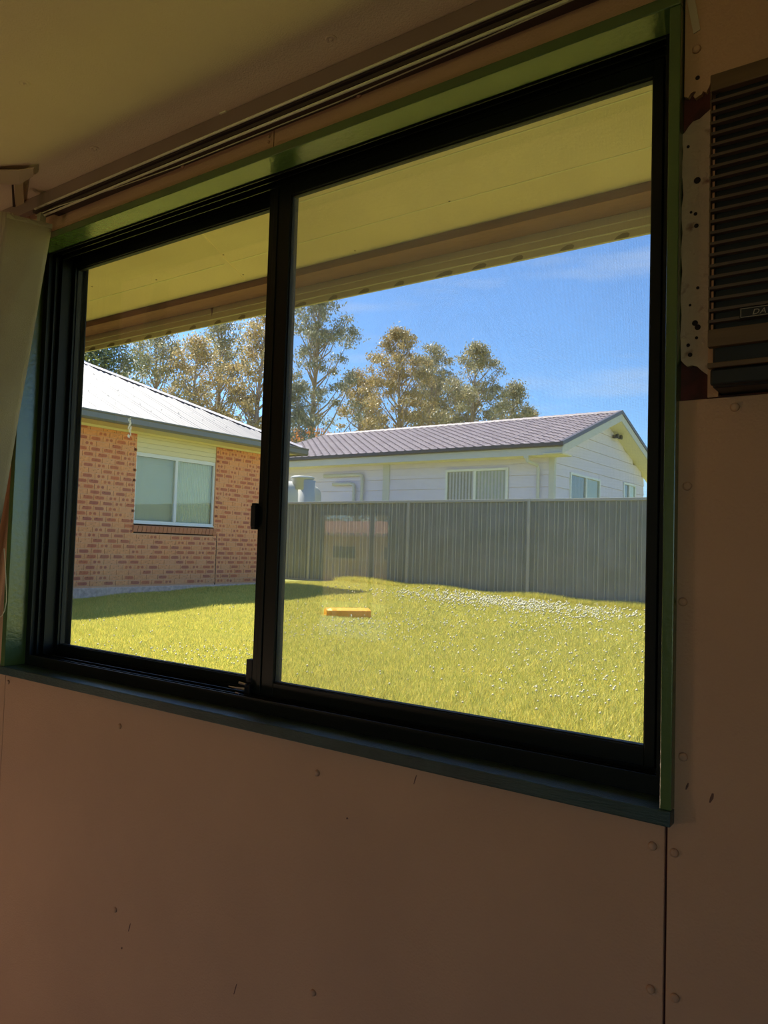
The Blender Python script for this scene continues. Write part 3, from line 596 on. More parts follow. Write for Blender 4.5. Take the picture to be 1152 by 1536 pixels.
bp(MB().box(BX - .03, BX - .006, WY0, WY0 + .025, 2.50, 2.80), 'cover_mould', EAVEC, pn)
# eave
GX = -10.40; GYN = 11.62; GYS = -.35
bp(MB().box(-22.5, GX - .02, GYS, GYN - .02, 2.832, 2.85), 'eave_lining', EAVEC)
bp(MB().box(BX + .001, BX + .03, BYS, BYN, 2.795, 2.832), 'eave_mould', EAVEC)
g = MB(); gpf = [(GX - .005, 2.815), (GX + .06, 2.815), (GX + .085, 2.845), (GX + .085, 2.925), (GX + .10, 2.94), (GX + .10, 2.96), (GX - .005, 2.96)]
g.prism([(x, GYS - .1, z) for x, z in gpf][::-1], (0, GYN + .1 - GYS + .1, 0)); g.prism([(-22.5, GYN + (x - GX), z) for x, z in gpf], (22.5 + GX, 0, 0))
bp(g, 'gutter', GUTG)
dpp = MB(); dpp.tube([(BX - .12, BYN + .05, .1), (BX - .12, BYN + .05, 2.75), (BX + .05, BYN + .2, 2.82)], .045, 10); bp(dpp, 'downpipe', WFRAME, smooth=True)
# hip roof of ribbed sheets: eave z, pitch
PZ, PP = 2.965, .475
ymid = (GYN + GYS) / 2; half = (GYN - GYS) / 2
def hipt(y): return min(y - GYS, GYN - y)     # length up slope in -x until hip
sheet_w = .762; npitch = 10; y = GYN
si = 0
while y > GYS + .05:
    y1 = max(GYS, y - sheet_w); N_ = npitch * 6; vv = []; ff = []
    for k in range(N_ + 1):
        yk = y + (y1 - y) * k / N_; ph = (k / 6.0) * 2 * math.pi; dz = .013 * math.cos(ph)
        if k % 30 < 6: dz += .016
        t = max(hipt(yk), 0.001)
        vv += [(GX - BX + .03, yk - 6.5, PZ + dz - .03 * PP), (GX - BX - t, yk - 6.5, PZ + dz + PP * t)]
    for k in range(N_): ff.append((2 * k, 2 * k + 1, 2 * k + 3, 2 * k + 2))
    MB().add(vv, ff).obj('roof_sheet', WROOF, bh, True); y = y1
# north slope + ridge sides (flat sheets)
rs = MB(); ap_ = (GX - half, ymid, PZ + PP * half)
rs.add([(GX, GYN, PZ), (-22.5, GYN, PZ), (-22.5, ymid, PZ + PP * half), ap_], [(0, 1, 2, 3)]); rs.add([(GX, GYS, PZ), (-22.5, GYS, PZ), (-22.5, ymid, PZ + PP * half), ap_], [(3, 2, 1, 0)])
bp(rs, 'side_roof', WROOF)
for s_ in (0, 1):
    cap = MB(); p0 = Vector((GX, GYN if s_ == 0 else GYS, PZ + .015)); p1 = Vector((ap_[0], ap_[1], ap_[2] + .015)); d = (p1 - p0).normalized(); sd_ = d.cross(Vector((0, 0, 1))).normalized()
    cap.prism([p0 - sd_ * .13 - Vector((0, 0, .025)), p0 - sd_ * .03 + Vector((0, 0, .02)), p0 + Vector((0, 0, .035)), p0 + sd_ * .03 + Vector((0, 0, .02)), p0 + sd_ * .13 - Vector((0, 0, .025)), p0 + Vector((0, 0, .0))], p1 - p0)
    bp(cap, 'hip_capping', mat('hip_cap_pale', (.70, .62, .60), .4))
rsd = MB()
for _ in range(90):
    t = random.uniform(.3, 4.2); yv = random.uniform(6, GYN - t - .2); x = GX - t; rsd.lathe([(.008, 0), (.006, .012)], (x, yv, PZ + PP * t + .010), 'z', 6)
bp(rsd, 'roof_screws', GUTG)

# ================================================================== STEEL FENCE
FY = 13.8
fe = empty('steel_fence', (-8, FY, 0)); tag(fe, 'long grey green ribbed steel fence behind the lawn', 'fence')
posts = [-17.6, -14.8, -12.0, -9.2, -6.38, -3.55, -.72, 2.1, 4.9]
for i in range(len(posts) - 1):
    x0_, x1_ = posts[i] + .03, posts[i + 1] - .03; n_ribs = round((x1_ - x0_) / .197); pv = (x1_ - x0_) / n_ribs; pts = []
    for k in range(n_ribs):
        b = x0_ + k * pv
        for u, dy in ((0, 0), (.40, 0), (.50, -.028), (.56, -.030), (.66, 0), (.80, 0), (.84, -.008), (.88, 0)): pts.append((b + u * pv, dy))
    pts.append((x1_, 0)); vv = []; ff = []; mi = []
    for (x, dy) in pts:
        zb = float(gz(x, FY)) + .03
        vv += [(x + 8, dy, zb), (x + 8, dy, 1.985), (x + 8, dy + .002, zb), (x + 8, dy + .002, 1.985)]
    for k in range(len(pts) - 1):
        a = 4 * k; ff += [(a, a + 4, a + 5, a + 1), (a + 2, a + 3, a + 7, a + 6)]; mi += [1, 0] if k % 8 in (2, 6) else [0, 0]  # bright rib edges painted by the second material
    pm_ = MB().add(vv, ff); pm_.m = mi; pm_.obj('fence_panel', [FENCEM, FENCE_LIT], fe)
    t = MB().box(x0_ + 8, x1_ + 8, -.036, .02, 1.982, 2.035); t.obj('top_rail', FENCER, fe, False, .004)
    za, zb_ = float(gz(x0_, FY)), float(gz(x1_, FY))
    MB().add([(x0_ + 8, -.036, za - .02), (x1_ + 8, -.036, zb_ - .02), (x1_ + 8, .02, zb_ - .02), (x0_ + 8, .02, za - .02), (x0_ + 8, -.036, za + .035), (x1_ + 8, -.036, zb_ + .035), (x1_ + 8, .02, zb_ + .035), (x0_ + 8, .02, za + .035)],
             [(0, 3, 2, 1), (4, 5, 6, 7), (0, 1, 5, 4), (1, 2, 6, 5), (2, 3, 7, 6), (3, 0, 4, 7)]).obj('bottom_rail', FENCER, fe)
for p in posts: MB().box(p + 8 - .03, p + 8 + .03, -.04, .03, -.1, 2.04).obj('post', FENCER, fe, False, .004)

# ================================================================== NEIGHBOUR HOUSE (grey boards, tiled roof)
NX, NYF, NYB = -8.54, 20.0, 28.2; NXW = -20.5
nh = empty('grey_house', (NX, NYF, 0)); tag(nh, 'grey weatherboard house with brown tiled gable roof behind the steel fence', 'house')
def np_(mb, name, m, parent=None, bevel=0, label=None, smooth=False):
    for i, v in enumerate(mb.v): mb.v[i] = (v[0] - NX, v[1] - NYF, v[2])
    o = mb.obj(name, m, parent or nh, smooth, bevel)
    if label: o['label'] = label
    return o
RIDY, EZ, RP = 24.12, 3.98, .335   # ridge y, tile z at gutter line y=19.4, pitch
def roofz(y): return EZ + RP * min(y - 19.4, 2 * RIDY - 19.4 - y)
core = MB(); core.box(NXW, NX - .03, NYF + .03, NYB, 0, 3.70)
core.prism([(NX - .03, NYF + .03, 3.70), (NX - .03, NYB, 3.70), (NX - .03, RIDY, roofz(RIDY) - .15)], (NXW - NX, 0, 0))
nw = np_(core, 'wall', SIDING)
# horizontal boards: long wall split around windows
NW = [(-12.03, -9.93, 2.1, 3.42)]
z = .5; bh_ = .335
while z < 3.8:
    spans = [(NXW, NX)]
    if z + bh_ > 2.1 and z < 3.40: spans = [(NXW, -12.05), (-9.91, NX)]
    for a, b in spans:
        pv_ = [(a, NYF - .004, z), (a, NYF + .022, z + bh_ - .006), (a, NYF + .03, z + bh_ - .006), (a, NYF + .03, z)]
        np_(MB().prism(pv_, (b - a, 0, 0)), 'siding_board', SIDING, nw)
    z += bh_
GW = [(21.16, 23.62, 2.2, 3.36), (25.9, 27.2, 2.6, 3.48)]
z = .5
while z < 5.3:
    zt_ = z + bh_ - .006
    ya = NYF; yb = NYB
    zc = zt_
    if zc > 3.62: ya = 19.4 + (zc + .12 - EZ) / RP; yb = 2 * RIDY - ya
    spans = [(max(ya, NYF), min(yb, NYB))]
    for (w0, w1_, q0, q1) in GW:
        ns_ = []
        for a, b in spans:
            if zt_ > q0 and z < q1 and a < w1_ and b > w0:
                if w0 - a > .05: ns_.append((a, w0 - .0))
                if b - w1_ > .05: ns_.append((w1_, b))
            else: ns_.append((a, b))
        spans = ns_
    for a, b in spans:
        if b - a < .1: continue
        np_(MB().prism([(NX + .004, a, z), (NX - .022, a, zt_), (NX - .03, a, zt_), (NX - .03, a, z)][::-1], (0, b - a, 0)), 'siding_board', SIDING, nw)
    z += bh_
for (x0_, x1_) in ((-14.37, -14.12), (NX - .14, NX + .02)): np_(MB().box(x0_, x1_, NYF - .03, NYF + .02, .4, 3.72), 'cover_board', TRIMW, bevel=.004)
np_(MB().box(NX - .02, NX + .025, NYF - .02, NYF + .10, .4, 3.72), 'cover_board', TRIMW, bevel=.004)
def house_window(axis, c0, c1, z0, z1, mid, left_m, right_m):
    f = MB(); w = .07
    def bx(a, b, zz0, zz1, d0, d1):
        if axis == 'y': f.box(a, b, NYF + d0, NYF + d1, zz0, zz1)
        else: f.box(NX - d1, NX - d0, a, b, zz0, zz1)
    for a, b, q0, q1 in ((c0, c1, z1 - w, z1), (c0, c1, z0, z0 + w), (c0, c0 + w, z0 + w, z1 - w), (c1 - w, c1, z0 + w, z1 - w), (mid - .04, mid + .04, z0 + w, z1 - w)): bx(a, b, q0, q1, -.035, .05)
    fo = np_(f, 'window_frame', WFRAME, bevel=.004)
    for a, b, mm_, nm in ((c0 + w, mid - .04, left_m, 'window_curtain'), (mid + .04, c1 - w, right_m, 'window_curtain')):
        g_ = MB(); c_ = MB()
        if axis == 'y': g_.box(a, b, NYF + .005, NYF + .009, z0 + w, z1 - w)
        else: g_.box(NX - .009, NX - .005, a, b, z0 + w, z1 - w)
        np_(g_, 'window_pane', HOUSEG, fo)
        t = a
        while t < b - .02:
            tt = min(t + .11, b)
            if axis == 'y': c_.add([(t, NYF + .02, z0 + w), (tt, NYF + .045, z0 + w), (tt, NYF + .045, z1 - w), (t, NYF + .02, z1 - w)], [(0, 1, 2, 3)])
            else: c_.add([(NX - .02, t, z0 + w), (NX - .026, tt, z0 + w), (NX - .026, tt, z1 - w), (NX - .02, t, z1 - w)], [(0, 1, 2, 3)])
            t = tt
        np_(c_, nm, mm_, fo)
LC = mat('pale_vertical_blind', (.52, .54, .50), .8); DCU = mat('dark_vertical_blind', (.34, .32, .28), .8); YC = mat('yellowish_curtain', (.40, .38, .20), .8)  # left pane's blind slats are a darker grey than the right's
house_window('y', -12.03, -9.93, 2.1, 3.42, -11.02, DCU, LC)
house_window('x', 21.16, 23.62, 2.2, 3.36, 22.42, CURTD, YC)
house_window('x', 25.9, 27.2, 2.6, 3.48, 26.5, CURTD, CURT)
# eaves: fascia, gutter, soffit, barge boards
RX = -8.03
np_(MB().box(NXW, RX - .03, 19.44, NYF + .1, 3.66, 3.70), 'eave_soffit', EAVEC)
np_(MB().box(NXW, RX - .03, 19.42, 19.46, 3.66, 3.90), 'fascia', TRIMW)
gpf = [(19.42, 3.865), (19.34, 3.865), (19.315, 3.89), (19.315, 3.975), (19.42, 3.975)]
np_(MB().prism([(NXW, y_, z_) for y_, z_ in gpf][::-1], (RX - NXW, 0, 0)), 'gutter', DGUT)
for s_ in (0, 1):
    y0_ = 19.38 if s_ == 0 else 2 * RIDY - 19.38
    def bz(y_): return roofz(y_)
    pts = [(y0_, bz(y0_) - .30), (RIDY, bz(RIDY) - .30), (RIDY, bz(RIDY) - .03), (y0_, bz(y0_) - .03)]
    if s_: pts = pts[::-1]
    np_(MB().prism([(RX, y_, z_) for y_, z_ in pts][::-1], (-.03, 0, 0)), 'barge_board', TRIMW)
    pts = [(y0_ - (.06 if s_ == 0 else -.06), bz(y0_) - .09), (RIDY, bz(RIDY) - .065), (RIDY, bz(RIDY) + .05), (y0_ - (.06 if s_ == 0 else -.06), bz(y0_) + .02)]
    if s_: pts = pts[::-1]
    np_(MB().prism([(RX + .03, y_, z_) for y_, z_ in pts][::-1], (-.10, 0, 0)), 'verge_trim', DGUT)
    pts = [(y0_, bz(y0_) - .30), (RIDY, bz(RIDY) - .30), (RIDY, bz(RIDY) - .28), (y0_, bz(y0_) - .28)]
    if s_: pts = pts[::-1]
    np_(MB().prism([(RX - .03, y_, z_) for y_, z_ in pts][::-1], (-.55, 0, 0)), 'gable_soffit', EAVEC)
# roof body under the tiles
rb = MB(); th = .05
rb.add([(NXW, 19.4, EZ - .09), (RX - .03, 19.4, EZ - .09), (RX - .03, RIDY, roofz(RIDY) - .09), (NXW, RIDY, roofz(RIDY) - .09), (NXW, 2 * RIDY - 19.4, EZ - .09), (RX - .03, 2 * RIDY - 19.4, EZ - .09)], [(0, 1, 2, 3), (3, 2, 5, 4)])
rb.add([(NXW, 2 * RIDY - 19.4, EZ), (RX - .05, 2 * RIDY - 19.4, EZ), (RX - .05, RIDY, roofz(RIDY)), (NXW, RIDY, roofz(RIDY))], [(0, 1, 2, 3)])
rofo = np_(rb, 'roof', TILE)
TW, TL = .30, .315; cs_ = 1 / math.sqrt(1 + RP * RP)
def tile_mesh():
    mb = MB(); prof = []
    for k in range(9):
        u = k / 8; z_ = .040 * max(0, math.sin(math.pi * (u / .55))) if u < .55 else -.020 * math.sin(math.pi * (u - .55) / .45); prof.append((u * TW, z_))
    L_ = TL * 1.12; tilt = .024; vv = []
    for (x_, z_) in prof: vv += [(x_, 0, z_ + tilt), (x_, L_, z_), (x_, 0, z_ + tilt - .028)]
    ff = []
    for k in range(8):
        a = 3 * k; ff += [(a, a + 3, a + 4, a + 1), (a + 2, a + 5, a + 3, a)]
    return mb.add(vv, ff)
tmb = tile_mesh(); tme = tmb.mesh('roof_tile', TILE, False)
Rt = Matrix.Rotation(math.atan(RP), 4, 'X'); rows = int((RIDY - 19.38) / (TL * cs_)) + 1
tc_ = []
for r_i in range(rows):
    for k in range(int((RX - .06 - NXW) / TW)):
        yb = 19.36 + r_i * TL * cs_
        if yb + TL * cs_ > RIDY + .05: continue
        tc_.append((RX - .06 - (k + 1) * TW, yb, roofz(yb) if yb > 19.4 else EZ - .013))
tc_.sort(key=lambda p: (p[0] ** 2 + p[1] ** 2) - 0 * p[1])
rest = MB()
for i, (x_, y_, z_) in enumerate(tc_):
    Mx = Matrix.Translation((x_ - NX, y_ - NYF, z_ - .02)) @ Rt
    if i < 298:
        o = link('roof_tile', tme, rofo); o.matrix_local = Mx
    else:
        vv = [tuple(Mx @ Vector(v)) for v in tmb.v]; rest.add(vv, tmb.f)
tag(rest.obj('remaining_tiles', TILE, rofo), kind='stuff')
rcm = MB(); rcm.prism([(0, -.13, -.05), (0, -.08, .015), (0, 0, .045), (0, .08, .015), (0, .13, -.05)], (.40, 0, 0.0)); rcme = rcm.mesh('ridge_tile', TILE)
k = 0
while RX - .42 - k * .38 > NXW:
    o = link('ridge_tile', rcme, rofo, loc=(RX - .40 - k * .38 - NX, RIDY - NYF, roofz(RIDY) + .02)); o.rotation_euler = (0, .03, 0); k += 1
# downpipe with offset, conduit pipes, floodlight
dm = MB(); dm.box(-9.20, -9.06, 19.43, 19.52, 3.60, 3.865); dm.tube([(-9.13, 19.47, 3.62), (-9.11, 19.5, 3.52), (-8.99, 19.9, 3.44), (-8.98, 19.93, 3.3), (-8.98, 19.93, .3)], .05, 10)
np_(dm, 'downpipe', TRIMW, smooth=False)
pm = MB(); pm.tube([(-16.8, 19.93, 3.37), (-15.28, 19.93, 3.37), (-15.19, 19.93, 3.33), (-15.17, 19.93, 3.25), (-15.17, 19.93, .5)], .055, 10)
np_(pm, 'pipe', TRIMW, smooth=True); pm = MB(); pm.tube([(-16.4, 19.93, 3.08), (-15.62, 19.93, 3.08), (-15.53, 19.93, 3.04), (-15.5, 19.93, 2.95), (-15.5, 19.93, .5)], .055, 10); np_(pm, 'pipe', TRIMW, smooth=True)
fl = MB(); fl.box(NX + .0, NX + .10, 24.72, 24.88, 4.83, 4.93)
flo = np_(fl, 'floodlight', BLACKM, bevel=.01)
for dy in (-.17, .17):
    hd = MB(); hd.lathe([(.03, 0), (.055, .03), (.075, .12), (.08, .14)], (NX + .10, 24.80 + dy, 4.87), 'x', 10); np_(hd, 'lamp_head', BLACKM, flo)
np_(MB().lathe([(.035, 0), (.035, .05), (.02, .07)], (NX + .1, 24.8, 4.84), 'x', 10), 'motion_sensor', TRIMW, flo)

# water tank between fence and house
tk = empty('water_tank', (-15.9, 17.0, 0)); tag(tk, 'pale round plastic water tank with raised lid behind the left end of the fence', 'tank')
MB().lathe([(1.12, 0), (1.14, 2.45), (1.13, 2.58), (1.08, 2.70), (.95, 2.80), (.75, 2.86), (.4, 2.88)], (0, 0, 0), 'z', 32).obj('tank_body', TANKM, tk, True)
MB().lathe([(.30, 2.60), (.30, 2.92), (.345, 2.925), (.345, 2.975), (.30, 3.0), (.05, 3.01)], (.97, -.25, 0), 'z', 24).obj('neck_lid', TANKM, tk, True)
MB().lathe([(.29, 0), (.29, 2.88), (.05, 2.9)], (1.05, -.2, 0), 'z', 20).obj('filter_column', TANKM, tk, True)

# ================================================================== LAWN DETAILS
def blades(n, xr, yr, hmean, wmean, name, dens=None):
    out = []
    x = rng.uniform(*xr, n); y = rng.uniform(*yr, n)
    keep = (x > BX + .02) & (y < FY - .02)
    if dens is not None: keep &= dens(x, y)
    x, y = x[keep], y[keep]; n = len(x); z = gz(x, y)
    h = hmean * rng.uniform(.5, 1.35, n) * (1 + .7 * (np.sin(x * 2.1 + np.sin(y * 1.7) * 2) * np.sin(y * 1.3 + x)) * .5); a = rng.uniform(0, 2 * np.pi, n); w = wmean * rng.uniform(.6, 1.4, n)
    la = rng.uniform(0, 2 * np.pi, n); le = h * rng.uniform(.2, 1.0, n)
    p0 = np.stack([x - np.cos(a) * w / 2, y - np.sin(a) * w / 2, z - .004], 1); p1 = np.stack([x + np.cos(a) * w / 2, y + np.sin(a) * w / 2, z - .004], 1)
    p2 = np.stack([x + np.cos(la) * le, y + np.sin(la) * le, z + h], 1)
    return np.stack([p0, p1, p2], 1).reshape(-1, 3)
def view_wedge(x, y): return (x < 1.8 + 0 * y) & (x > -1.75 * y - 1.5)
B1 = blades(680000, (-10.93, 1.8), (3.2, 7.5), .048, .009, 'g', view_wedge)
B2 = blades(600000, (-10.93, 1.8), (7.5, 13.8), .055, .015, 'g', view_wedge)
B3 = blades(60000, (-14.5, -3), (13.45, 13.79), .12, .010, 'g')
B4 = blades(9000, (-10.93, -10.75), (5, 11.3), .05, .008, 'g')
B5 = blades(160000, (-14.4, -10.9), (11.1, 13.8), .05, .010, 'g')
# allow the corner past the brick house
x = rng.uniform(-14.4, -10.93, 60000); y = rng.uniform(11.15, 13.78, 60000)
BV = np.concatenate([B1, B2, B3, B4])
me = rawmesh('grass', BV, np.arange(len(BV)).reshape(-1, 3), [BLADE], 3)
tag(link('grass', me), 'short yellow green lawn grass between the houses and the steel fence', 'grass', kind='stuff')
# clover flowers
def field(n, cx, cy, sx, sy): return np.stack([rng.normal(cx, sx, n), rng.normal(cy, sy, n)], 1)
F = np.concatenate([field(750, -6.4, 11.9, 1.0, .6), field(450, -4.9, 11.9, .8, .8), field(160, -4.3, 9.6, .8, .9), field(160, -5.0, 6.6, .8, .5), field(70, -7.4, 13.1, .5, .2), field(130, -3.0, 7.5, .6, 1.3), field(150, -2.2, 5.2, .6, .6), field(120, -4.9, 4.5, .6, .3), field(90, -5.6, 7.6, .5, .5), np.stack([rng.uniform(-8, -1, 220), rng.uniform(4, 13.4, 220)], 1)])
F = F[(F[:, 0] > -10) & (F[:, 1] < 13.6) & (F[:, 1] > 3.3)]
octv = np.array([[1, 0, 0], [-1, 0, 0], [0, 1, 0], [0, -1, 0], [0, 0, 1], [0, 0, -1]], float); octf = np.array([[0, 2, 4], [2, 1, 4], [1, 3, 4], [3, 0, 4], [2, 0, 5], [1, 2, 5], [3, 1, 5], [0, 3, 5]])
n = len(F); r_ = rng.uniform(.007, .012, n) * (1 + .17 * np.clip(F[:, 1] - 6, 0, 6)); zc = gz(F[:, 0], F[:, 1]) + rng.uniform(.05, .085, n)
FV = octv[None] * r_[:, None, None] + np.stack([F[:, 0], F[:, 1], zc], 1)[:, None]; FF = octf[None] + (np.arange(n) * 6)[:, None, None]
tag(link('clover_flowers', rawmesh('clover_flowers', FV.reshape(-1, 3), FF.reshape(-1, 3), [FLOWER], 3)), 'small white clover flowers scattered thickly over the lawn', 'flowers', kind='stuff')
# solid orange strip added as a stand-in for a reflection in the glass
om = MB(); c = [Vector(p) for p in ((-6.93, 8.42, 0), (-6.60, 8.90, 0), (-6.18, 8.20, 0), (-6.52, 7.82, 0))]
a_, b_ = Vector((-6.66, 8.02, .0)), Vector((-6.32, 8.50, .0)); d = (b_ - a_).normalized(); s_ = Vector((-d.y, d.x, 0))
pts = []
for t, w in ((0, .08), (.10, .15), (.22, .12), (.32, .16), (.45, .19), (.65, .20), (.85, .21), (1, .21)): pts.append((a_.lerp(b_, t), w))
vv = []
for (p, w) in pts:
    for k, (u, z_) in enumerate(((-1, .0), (-.9, .12), (-.3, .15), (.3, .135), (.9, .12), (1, 0))): vv.append(p + s_ * w * u + Vector((0, 0, .02 + z_)))
ff = []
for i in range(len(pts) - 1):
    for k in range(5): ff.append((6 * i + k, 6 * i + 6 + k, 6 * i + 7 + k, 6 * i + k + 1))
    ff.append((6 * i + 5, 6 * i + 11, 6 * i + 6, 6 * i))
ff += [tuple(range(6)), tuple(range(6 * len(pts) - 1, 6 * len(pts) - 7, -1))]
om.add(vv, ff); tag(om.obj('reflection_strip', ORANGE), 'bright orange strip on the sunny lawn standing in for a glass reflection', 'reflection stand-in')

# ================================================================== TREES
def quads_cloud(centres, radii, per, size, flat=.7):
    k = len(centres); N_ = k * per
    c = np.repeat(np.asarray(centres), per, 0); R_ = np.repeat(np.asarray(radii), per)
    g = rng.normal(0, .5, (N_, 3)) * R_[:, None]; g[:, 2] *= flat; p = c + g
    a = rng.normal(0, 1, (N_, 3)); a[:, 2] -= .9; a /= np.linalg.norm(a, axis=1)[:, None]
    b = np.cross(a, rng.normal(0, 1, (N_, 3))); b /= np.linalg.norm(b, axis=1)[:, None] + 1e-9
    s = size * .74 * rng.uniform(.6, 1.4, N_)[:, None]; a = a * s; b = b * s * .42
    return np.stack([p - a * .5 , p + b * .5, p + a * .5, p - b * .5], 1).reshape(-1, 3)
def tree(x, y, top, hw, label, lm, clusters=70, per=190, size=.26, bottom=.35, cr=.85, group=None, cat='tree', seed=1, name='gum_tree'):
    rr = random.Random(seed); e = empty(name, (x, y, 0)); tag(e, label, cat, group)
    T = MB(); lean = (rr.uniform(-.5, .5), rr.uniform(-.5, .5)); pts = []
    for i in range(7):
        t = i / 6; pts.append(Vector((lean[0] * t + .15 * math.sin(5 * t + seed), lean[1] * t + .15 * math.cos(4 * t + seed), top * .93 * t)))
    r0 = .10 + .011 * top; T.tube(pts, [r0 * (1 - .85 * i / 6) for i in range(7)], 7); T.obj('trunk', BARK, e, True)
    Bm = MB(); cs, rs_ = [], []
    lo = top * bottom
    for k in range(clusters):
        t = rr.random() ** .8; zc_ = lo + (top - lo) * t
        prof_ = math.sin(math.pi * min(1, max(0, (t * .80 + .20)))) ** .55
        a = rr.uniform(0, 2 * math.pi); rad = hw * prof_ * math.sqrt(rr.random()) * 1.05
        tt = min(.97, zc_ / top); ip = tt * 6 / .93; i0 = min(5, int(ip)); tr_p = pts[i0].lerp(pts[i0 + 1], min(1, ip - i0))
        c = Vector((tr_p.x + rad * math.cos(a), tr_p.y + rad * math.sin(a), zc_)); cs.append(tuple(c)); rs_.append(cr * rr.uniform(.6, 1.2))
        if k % 2 == 0:
            zs = max(.15 * top, zc_ - rad * rr.uniform(.8, 1.5) - .4); ip = zs / top * 6 / .93; i0 = min(5, int(ip)); s0 = pts[i0].lerp(pts[i0 + 1], min(1, ip - i0))
            md = s0.lerp(c, .5) + Vector((rr.uniform(-.3, .3), rr.uniform(-.3, .3), -.1 * rad)); rb_ = r0 * .32 * (1 - .6 * zs / top)
            Bm.tube([s0, md, c], [rb_, rb_ * .7, rb_ * .25], 5)
    Bm.obj('branches', BARK, e, True)
    LV = quads_cloud(cs, rs_, per, size)
    o = link('foliage', rawmesh('foliage', LV, np.arange(len(LV)).reshape(-1, 4), [lm]), e); tag(o, kind='stuff'); return e
G = 'gum trees behind the houses'
TL_ = [(-30.8, 18.6, 9.8, 2.0, 'pale green bushy tree showing above the white roof at far left', LEAFS, 60, 150, .24, .2, 1.0),
 (-31.4, 21.4, 10.9, 1.9, 'dark green casuarina tree above the white roof', LEAFD, 90, 240, .22, .2, 1.0),
 (-36.6, 27.8, 13.6, 2.5, 'olive gum tree right of the dark casuarina', LEAFA, 80, 170, .25, .25, .95),
 (-33.7, 28.2, 12.3, 2.1, 'short golden tinged gum tree above the middle of the white roof', LEAFB, 60, 170, .25, .2, .9),
 (-35.4, 32.4, 15.4, 2.6, 'tall olive gum tree under the gutter left of the mullion', LEAFA, 90, 170, .26, .22, .95),
 (-31.2, 31.0, 14.9, 2.1, 'tall gum tree with russet branches just left of the mullion', LEAFB, 80, 170, .25, .22, .9),
 (-32.8, 37.7, 18.4, 3.0, 'tallest grey gum tree with a bare trunk right of the mullion', LEAFC, 78, 190, .27, .42, .9),
 (-28.3, 31.0, 9.6, 1.3, 'low grey gum tree close to the right of the mullion', LEAFC, 36, 170, .25, .25, .8),
 (-35.5, 45.9, 14.2, 2.3, 'low golden gum tree right of the tallest tree', LEAFB, 50, 160, .28, .3, .9),
 (-30.7, 44.4, 16.4, 2.9, 'broad golden gum tree with a forked trunk above the middle of the tiled roof', LEAFB, 84, 180, .27, .38, .85),
 (-31.8, 50.9, 17.2, 2.6, 'olive gum tree right of the broad forked one', LEAFA, 66, 180, .28, .38, .95),
 (-27.0, 49.1, 16.1, 2.7, 'tall olive gum tree at the right of the tree row', LEAFA, 78, 180, .28, .35, .9),
 (-27.7, 55.4, 14.3, 2.0, 'smaller gum tree behind the right end of the tree row', LEAFA, 50, 170, .30, .3, .95),
 (-27.1, 58.0, 12.6, 1.9, 'lowest golden tree at the right end of the row', LEAFB, 44, 170, .30, .3, .95),
 (-35.6, 55.6, 15.8, 2.3, 'thin grey gum tree in the gap behind the broad forked tree', LEAFC, 40, 150, .30, .3, .9),
 (-38.2, 51.4, 13.4, 2.2, 'low leafy gum tree between the tallest and the broad tree', LEAFA, 44, 150, .30, .25, .95),
 (-32.2, 55.3, 14.8, 2.3, 'dull olive gum tree behind the gap right of the broad tree', LEAFA, 44, 150, .30, .25, .95)]
for i, (x, y, tp_, hw, lb, lm, cl, per, sz, bt, cr) in enumerate(TL_):
    dense = i in (0, 1)
    tree(x, y, tp_, hw, lb, lm, cl if dense else int(cl * (1.6 if i < 8 else 2.0)), per if dense else int(per * .66), sz * .92, bt, cr if dense else cr * .62, G, seed=i + 3, name='casuarina_tree' if i == 1 else 'gum_tree')
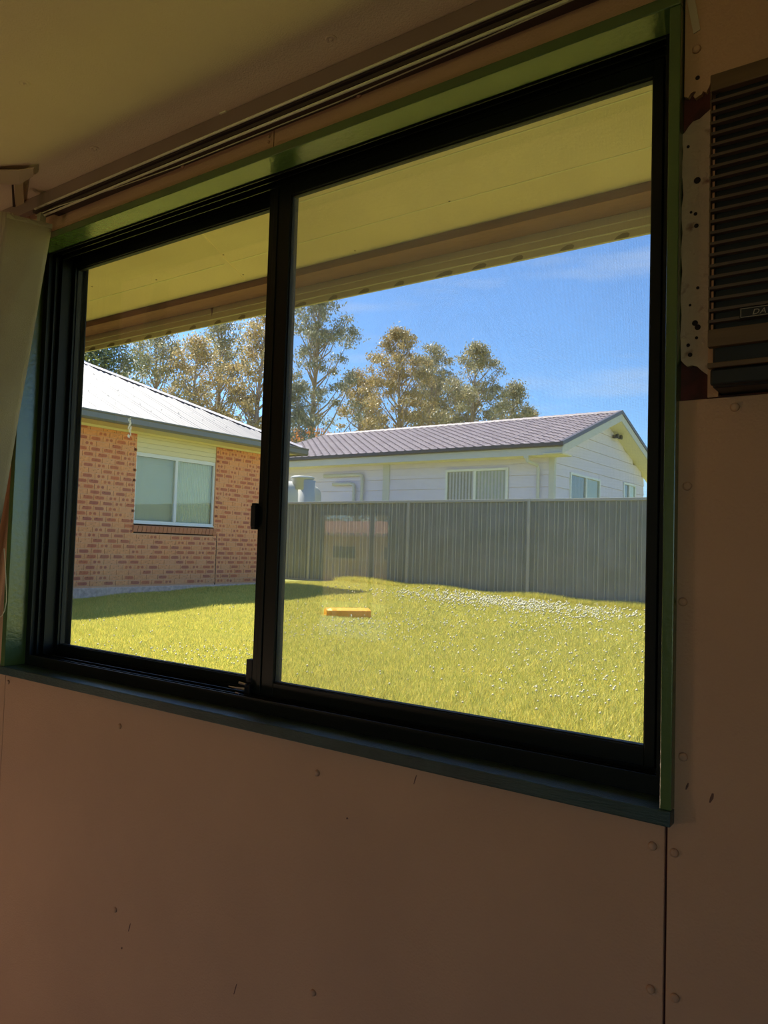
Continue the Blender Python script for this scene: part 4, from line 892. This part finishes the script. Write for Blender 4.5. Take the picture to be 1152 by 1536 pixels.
# flowering shrubs behind the tiled roof
fs0 = empty('flowering_shrub', (-23.9, 27.2, 0)); tag(fs0, 'orange flowering shrub showing above the left end of the tiled roof', 'shrub')
cs = [(rng.uniform(-1.9, 1.9), rng.uniform(-.5, .5), 4.6 + rng.uniform(-1.2, 1.1)) for _ in range(26)]
LV = quads_cloud(cs, [.6] * len(cs), 160, .16); tag(link('foliage', rawmesh('foliage', LV, np.arange(len(LV)).reshape(-1, 4), [LEAFS]), fs0), kind='stuff')
cs2 = [(rng.uniform(-1.9, 1.9), rng.uniform(-.7, .2), 5.5 + rng.uniform(-.5, .8)) for _ in range(22)]
LV = quads_cloud(cs2, [.25] * len(cs2), 22, .16); tag(link('blossoms', rawmesh('blossoms', LV, np.arange(len(LV)).reshape(-1, 4), [PETAL]), fs0), kind='stuff')
MB().tube([(0, 0, 0), (.1, 0, 2), (0, .1, 4.6)], [.12, .09, .05], 6).obj('stem', BARK, fs0)

# ================================================================== BEHIND THE ROOM (seen only as a reflection in the pane)
tf = empty('tan_fence', (-10, -12, -.7)); tag(tf, 'tan boarded fence behind the room, seen reflected in the window glass', 'fence')
for k in range(40):
    MB().box(-8 + k * .4, -8 + k * .4 + .38, -.015, .015, 0, 1.36).obj('fence_board', TANF, tf)
MB().box(-8, 8, -.03, .04, 1.36, 1.42).obj('cap_rail', mat('pale_cap', (.75, .55, .35), .6), tf)
th_ = empty('tiled_house', (-18, -21, -1.2)); tag(th_, 'tan house with terracotta tiled roof, seen reflected in the window glass', 'house')
MB().box(-6, 7, -5, 0, 0, 2.65).obj('wall', TANW, th_)
MB().prism([(-6.6, .6, 2.62), (-6.6, -5.6, 2.62), (-6.6, -2.5, 3.3)][::-1], (14, 0, 0)).obj('roof', REDT, th_)
for k in range(44): MB().lathe([(.09, 0), (.09, .12)], (-6.4 + k * .31, .6, 2.66), 'y', 8).obj('eave_tile', mat('pale_tile', (.75, .5, .4), .7) if k == 0 else bpy.data.materials['pale_tile'], th_)
for x_ in (-1.3, 1.2): MB().box(x_, x_ + 1.1, -.02, .03, 1.1, 2.2).obj('window', DARKG, th_)
for i, (x_, y_) in enumerate([(-25, -30), (-21, -31), (-17, -30)]):
    tree(x_, y_, 6.5, 2.6, ['left', 'middle', 'right'][i] + 'most garden tree behind the reflected tiled house', LEAFB, 40, 120, .3, .3, 1.0, 'trees reflected in the glass', seed=40 + i, name='garden_tree')
